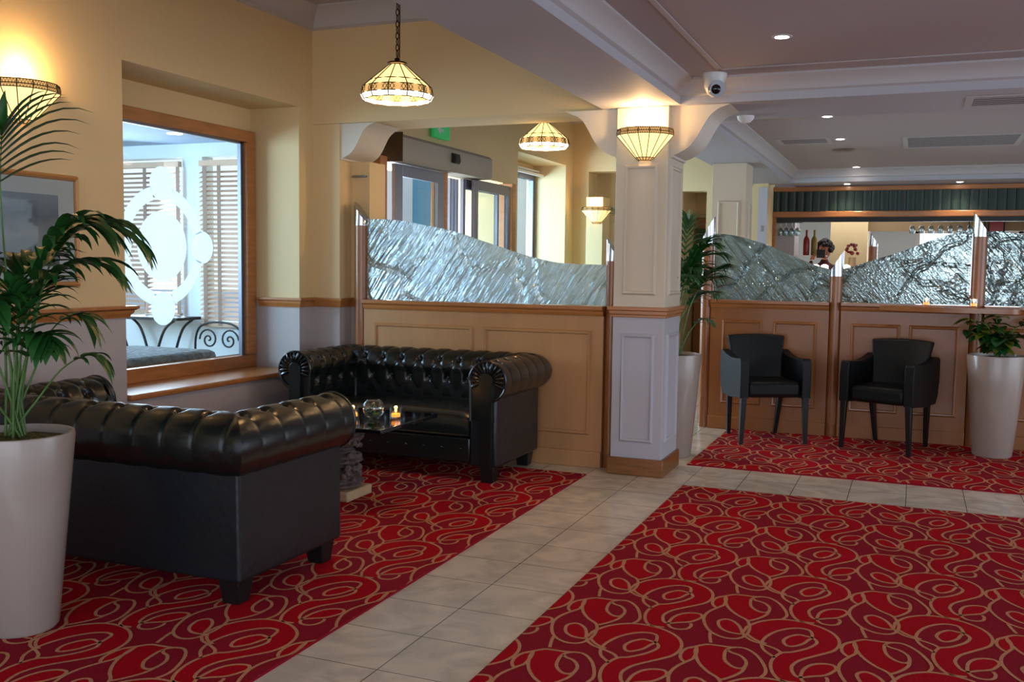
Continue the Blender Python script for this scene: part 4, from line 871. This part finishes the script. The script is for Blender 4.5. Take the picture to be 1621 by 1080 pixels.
MB().lathe([(0, -.03), (.05, -.03), (.062, 0)], seg=20); d_ = MB().lathe([(0, -.045), (.03, -.045), (.055, -.02), (.06, 0)], (-1.13, 6.98, 2.45), 24).build('smoke_detector', 'white_plastic'); tag(d_, 'small white smoke detector under the cross beam, beside the pillar bracket', 'smoke detector')
# exit sign, hanging
x = empty('exit_sign', (-4.27, 8.55, 2.60), label='green emergency exit sign above the sliding door header', cat='sign')
MB().box(0, -.17, 0, .03, .17, .17).build('sign_box', 'exit_green', x, bevel=.004)
MB().prism([(-.1, .08), (-.03, .03), (-.03, .065), (.03, .065), (.03, .095), (-.03, .095), (-.03, .13)], 'x', .03, .032).build('arrow', 'white_plastic', x)
# ---------------------------------------------------------------- bar in the background; its added back room stands in for mirror reflections
struct(MB().box(-1.74, 13.04, 2.13, 6, 13.06, 2.40).box(-1.74, 13.06, 2.0, 6, 13.1, 2.45).build('wall_bar_fascia', 'bar_dark'))
w = MB()
for i in range(56): x0 = -1.74+i*.1; w.prism([(x0+.004, 13.0), (x0+.03, 12.99), (x0+.07, 12.99), (x0+.096, 13.0), (x0+.096, 13.03), (x0+.004, 13.03)], 'z', 2.13, 2.38)
tag(w.build('boarded_fascia', 'green_fascia', smooth=False), 'dark green tongue-and-groove fascia board above the bar', 'fascia')
for z0, z1, lb in ((2.38, 2.44, 'upper wooden rail above the green bar fascia'), (2.055, 2.13, 'lower wooden rail under the green bar fascia')):
    tag(bx('bar_rail', 'amber_rail', (-1.74, 12.96, z0, 6, 13.04, z1), bevel=.01), lb, 'rail')
tag(bx('bar_jamb', 'amber_rail', (-1.745, 12.98, 0, -1.68, 13.1, 2.055), bevel=.006), 'wooden upright at the left end of the bar opening', 'upright')
tag(bx('bar_counter', 'amber_panel', (-1.68, 12.9, 0, 6, 13.5, 1.12), bevel=.01), 'wooden bar counter beyond the glass screens', 'bar counter')
w = MB(); w.box(-3, 16, 0, .0, 16.1, 3); w.box(0, 16, 0, 6, 16.1, .9); w.box(0, 16, 2.02, 6, 16.1, 3); w.box(1.4, 16, .9, 6, 16.1, 2.02)
struct(w.build('wall_bar_back', 'sun_wall', smooth=False)); struct(bx('ceiling', 'ceiling_paint', (-3, 13.1, 2.45, 6, 16, 2.5)))
bx('wall_bar_pier', 'cream', (-1.1, 14.2, 0, -.62, 14.6, 2.45))['kind'] = 'structure'
bx('wall_bar_side', 'grey_paint', (-1.9, 13.5, 0, -1.50, 14.0, 2.45))['kind'] = 'structure'
bx('wall_bar_header', 'bar_tan', (-.62, 14.3, 1.93, 6, 14.4, 2.45))['kind'] = 'structure'
wb = empty('window_3', (.7, 16.02, 1.4), kind='structure'); w = MB()
w.box(-.72, -.03, -.5, -.66, .03, .62); w.box(.66, -.03, -.5, .72, .03, .62); w.box(-.72, -.03, .56, .72, .03, .62); w.box(-.03, -.02, -.5, .03, .02, .56); w.build('window_frame', 'white_plastic', wb)
area('daylight_bar', (.7, 15.7, 1.5), (-.2, 12, 1.3), 1.4, 1.2, L_BAR, (.85, .93, 1))
area('bar_lights', (-1.0, 13.9, 2.42), (-1.0, 14.3, 0), 2.4, .6, L_BAR2, (.95, .97, 1))
post(-.525, 13.75, 1.71, 1.92, 'wooden post with chrome cap inside the bar, standing in for a mirror reflection', r=.055)
def wine_glass():
    return MB().lathe([(.031, 0), (.031, -.002), (.005, -.006), (.0035, -.05), (.005, -.062), (.03, -.085), (.036, -.11), (.034, -.15), (.028, -.17), (.0265, -.17), (.034, -.11), (.028, -.088), (.0, -.07)], seg=16)
def rack(x0, n, y, z, step, label, glabel, grp, rows=1):
    r = tag(bx('glass_rack', 'black_matte', (x0-.05, y-.09, z, x0+(n-1)*step+.05, y+.09, z+.02)), label, 'glass rack'); g0 = None
    for i in range(n):
        for j in range(rows):
            if g0 is None: g0 = wine_glass().build('wine_glass', 'tumbler_glass', sharp=60); o = g0
            else: o = g0.copy(); S.collection.objects.link(o)
            o.location = (x0+i*step, y+(j-.5*(rows-1))*.09, z); tag(o, glabel, 'wine glass', grp)
rack(-1.64, 4, 13.2, 2.0, .07, 'dark overhead rack of glasses at the left end of the bar opening', 'upturned wine glass hanging in the left rack over the bar', 'wine glasses hanging at the left of the bar', 2)
rack(-.06, 7, 13.2, 2.03, .108, 'overhead rack of glasses at the right of the bar opening', 'upturned wine glass hanging in the row at the right over the bar', 'wine glasses hanging at the right of the bar')
def bottle(loc, m, label, h=.33):
    o = MB().lathe([(0, 0), (.038, 0), (.041, .01), (.041, .19), (.034, .225), (.014, .26), (.013, .32), (.016, .322), (.016, .335), (0, .335)], seg=20).build('bottle', m, sharp=40); o.location = loc; o.scale = (h/.335,)*3
    return tag(o, label, 'bottle')
tag(bx('bottle_shelf', 'white_plastic', (-1.5, 13.42, 1.57, -1.08, 13.56, 1.585)), 'short pale shelf carrying two bottles inside the bar', 'shelf')
bottle((-1.345, 13.5, 1.586), 'red_gloss', 'red bottle on the short shelf inside the bar'); bottle((-1.245, 13.5, 1.586), 'mustard', 'mustard yellow bottle on the short shelf inside the bar')
v = empty('vase_of_twigs', (-.76, 13.4, 1.121), label='vase holding reddish brown blooms on the bar counter', cat='vase')
MB().lathe([(0, 0), (.05, 0), (.06, .2), (.045, .42), (.05, .44), (.04, .44), (.0, .3)], seg=20).build('vase', 'sandstone', v); b = MB(); R_ = random.Random(6)
for k in range(16): b.ball((R_.uniform(-.07, .07), R_.uniform(-.05, .05), R_.uniform(.46, .62)), R_.uniform(.014, .028), 8, 6)
b.build('blooms', 'red_gloss', v)
for xx, lb in ((-1.19, 'left'), (-1.08, 'middle'), (-.815, 'right')):
    o = MB().lathe([(0, 0), (.03, 0), (.03, .02), (.008, .04), (.008, .27), (.05, .29), (.045, .33), (.02, .345), (0, .348)], (0, 0, 0), 20).build('counter_lamp', 'lit_rim'); o.location = (xx, 13.2, 1.121)
    tag(o, f'small white glowing lamp on the bar counter, {lb} of three', 'lamp')
for xx, mm, lb in ((.72, 'mustard', 'dark yellow square picture hanging in the bar at the right edge'), (.95, 'red_gloss', 'reddish square picture hanging in the bar at the right edge')):
    p = empty('bar_picture', (xx, 14.29, 2.0), label=lb, cat='picture'); MB().frame('y', 0, -.1, -.1, .1, .1, .02, -.015).build('picture_frame', 'black_wood', p); MB().box(-.085, -.006, -.085, .085, -.002, .085).build('print', mm, p)
# person behind the bar, holding something dark up to the face
pe = empty('person', (-1.13, 13.75, 0), math.radians(-8), label='person with dark curly hair and a maroon top standing behind the bar', cat='person')
def skin(name, verts, edges, radii, m, parent, sub=2):
    me = bpy.data.meshes.new(name); me.from_pydata(verts, edges, []); o = bpy.data.objects.new(name, me); S.collection.objects.link(o); o.parent = parent; me.materials.append(M[m])
    sk = o.modifiers.new('skin', 'SKIN'); sk.use_smooth_shade = True
    for i, rr in enumerate(radii): v_ = me.skin_vertices[0].data[i]; v_.radius = rr if isinstance(rr, tuple) else (rr, rr); v_.use_root = (i == 0)
    s2 = o.modifiers.new('sub', 'SUBSURF'); s2.levels = s2.render_levels = sub; return o
V = [(0,0,.95),(0,0,1.12),(0,0,1.3),(0,0,1.42),(0,0,1.5),(-.17,0,1.40),(-.24,-.05,1.15),(-.16,-.26,1.30),(-.09,-.33,1.52),(.17,0,1.40),(.24,-.05,1.15),(.16,-.26,1.30),(.09,-.33,1.52),(-.1,0,.85),(-.11,0,.48),(-.11,.02,.08),(-.11,-.1,.03),(.1,0,.85),(.11,0,.48),(.11,.02,.08),(.11,-.1,.03),(0,-.01,1.55)]
E_ = [(0,1),(1,2),(2,3),(3,4),(4,21),(3,5),(5,6),(6,7),(7,8),(3,9),(9,10),(10,11),(11,12),(0,13),(13,14),(14,15),(15,16),(0,17),(17,18),(18,19),(19,20)]
RR = [(.15,.1),(.13,.09),(.16,.1),(.13,.08),.055,.06,.045,.036,.026,.06,.045,.036,.026,.09,.06,.042,.035,.09,.06,.042,.035,.05]
skin('body', V, E_, RR, 'maroon_cloth', pe)
h = MB(); h.ball((0, -.01, 1.655), .092, 24, 16, (.86, 1.0, 1.24)); h.ball((0, -.105, 1.65), .016, 10, 8, (.8, 1, 1.4)); h.ball((0, -.095, 1.60), .022, 10, 6, (1.2, .4, .35))
for sx in (-1, 1): h.ball((sx*.081, 0, 1.65), .02, 10, 8, (.4, .8, 1.4)); h.ball((sx*.03, -.092, 1.675), .011, 10, 8)
h.build('head', 'skin', pe)
b = MB(); R_ = random.Random(12)
for k in range(80):
    a = R_.uniform(0, 2*PI); e_ = R_.uniform(-.3, 1.5); p = Vector((math.cos(a)*math.cos(e_)*.1, math.sin(a)*math.cos(e_)*.105+.01, 1.68+math.sin(e_)*.105))
    if p.y < -.06 and p.z < 1.725: continue
    b.ball(p, R_.uniform(.022, .038), 8, 6)
b.build('hair', 'hair', pe)
for sx in (-1, 1):
    for f in range(5):
        a = f*.018-.03; q = [(sx*.085+a*.6, -.345, 1.53), (sx*.07+a*.5, -.36, 1.56+.01*(2-abs(f-2))), (sx*.05+a*.4, -.36, 1.585+.008*(2-abs(f-2)))]; MB().tube(q, [.009, .008, .007], 8).build('finger', 'skin', pe)
tag(MB().box(-1.2, 13.35, 1.55, -1.09, 13.37, 1.66).box(-1.17, 13.33, 1.58, -1.12, 13.35, 1.63).build('handheld_device', 'black_matte', bevel=.006), 'small dark device held up by the person behind the bar', 'device')
# ---------------------------------------------------------------- recess behind the right pillar
tag(bx('wooden_door', 'amber_panel', (-2.88, 13.8, 0, -2.4, 13.86, 2.1), bevel=.01), 'wooden door leaf in the recess behind the right palm', 'door')
tag(bx('wall_board', 'foliage', (-2.86, 13.77, 1.2, -2.68, 13.795, 1.95)), 'small green board in the recess behind the right palm', 'board')
tag(bx('light_switch', 'brushed', (-1.79, 12.455, 1.86, -1.755, 12.46, 1.93), bevel=.002), 'small metal light switch on the wall strip beside the bar', 'light switch')
# ---------------------------------------------------------------- sunroom behind the left window
struct(bx('ceiling', 'sun_ceiling', (-11, 2.0, 2.46, -4.86, 7.3, 2.5))); struct(bx('floor', 'sandstone', (-11, 2.0, -.04, -4.86, 7.2, .02)))
w = MB(); w.box(-11, 7.2, 0, -4.86, 7.35, .86); w.box(-11, 7.2, 2.34, -4.86, 7.35, 2.46); w.box(-6.19, 7.2, .86, -5.97, 7.35, 2.34); w.box(-5.35, 7.2, .86, -4.86, 7.35, 2.34); w.box(-11, 7.2, .86, -7.25, 7.35, 2.34)
struct(w.build('wall_sunroom', 'sun_wall', smooth=False))
for x0, x1, z0, lb in ((-7.22, -6.19, .92, 'wooden venetian blind on the left of the sunroom window wall'), (-5.96, -5.35, .83, 'wooden venetian blind on the right of the sunroom window wall')):
    r = empty('venetian_blind', ((x0+x1)/2, 7.16, z0), label=lb, cat='blind'); hw = (x1-x0)/2; hh = 2.30-z0
    MB().box(-hw, -.02, hh-.05, hw, .03, hh).build('headrail', 'blind_wood', r); n = int((hh-.06)/.042); sl = MB()
    for k in range(n): z = .02+k*.042; sl.prism([(-.022, z-.012), (.022, z+.010), (.022, z+.013), (-.022, z-.009)], 'x', -hw, hw)
    q = sl.build('slats', 'blind_wood', r, smooth=False); MB().box(-hw, -.02, -.012, hw, .02, .008).build('bottom_rail', 'blind_wood', r)
    for xx in ((-.35, .13, .5) if hw > .4 else (-.235, -.08, .3)): MB().box(xx*hw*2-.02 if hw > .4 else xx-.02, -.0255, 0, xx*hw*2+.02 if hw > .4 else xx+.02, -.024, hh-.05).build('tape', 'blind_tape', r)
for xx, yy, lb in ((-7.0, 5.9, 'left'), (-5.75, 6.6, 'right')):
    d = empty('downlight', (xx, yy, 2.46), label=f'recessed downlight in the sunroom ceiling, {lb} one of two', cat='downlight', group='sunroom downlights'); MB().lathe([(0, -.004), (.06, -.004), (.065, 0)], seg=24).build('lamp', 'downlight_glow', d)
t = empty('console_table', (-6.36, 6.97, .02), label='black metal console table with curved legs under the sunroom blind', cat='table')
MB().box(-.42, -.16, .86, .42, .16, .885).build('tabletop', 'iron', t)
for sx in (-1, 1):
    for sy in (-1, 1): MB().tube(catmull([(sx*.36, sy*.12, .86), (sx*.24, sy*.12, .76), (sx*.15, sy*.12, .5), (sx*.14, sy*.12, .2), (sx*.26, sy*.12, 0)], 6), .012, 8).build('leg', 'iron', t)
c = empty('scrolled_chair', (-5.60, 6.95, .02), label='black wrought iron scrolled garden chair seen behind the sunroom glass', cat='chair')
b = MB(); b.tube(catmull([(-.25, 0, .4), (-.25, 0, .72), (-.14, 0, .84), (.14, 0, .84), (.25, 0, .72), (.25, 0, .4)], 6), .01, 8)
for sx in (-1, 1): b.tube([(sx*(.11+.10*(1-k/30)*math.cos(k*.38)), 0, .70+.10*(1-k/30)*math.sin(k*.38)) for k in range(30)], .008, 6)
b.build('backrest', 'iron', c); MB().lathe([(0, .38), (.23, .38), (.24, .4), (0, .41)], (0, -.2, 0), 28).build('seat', 'iron', c)
for sx in (-1, 1):
    for sy in (-.36, -.02): MB().tube([(sx*.2, sy, .39), (sx*.23, sy, 0)], .011, 8).build('leg', 'iron', c)
tag(bx('seating_bench', 'pebble', (-5.85, 4.8, .02, -5.0, 6.2, .72), bevel=.05), 'long grey pebbly upholstered bench behind the internal window', 'bench')
tag(bx('side_cabinet', 'mount_card', (-6.1, 5.0, .02, -5.87, 5.6, .88), bevel=.01), 'pale low cabinet at the left edge of the sunroom view', 'cabinet')
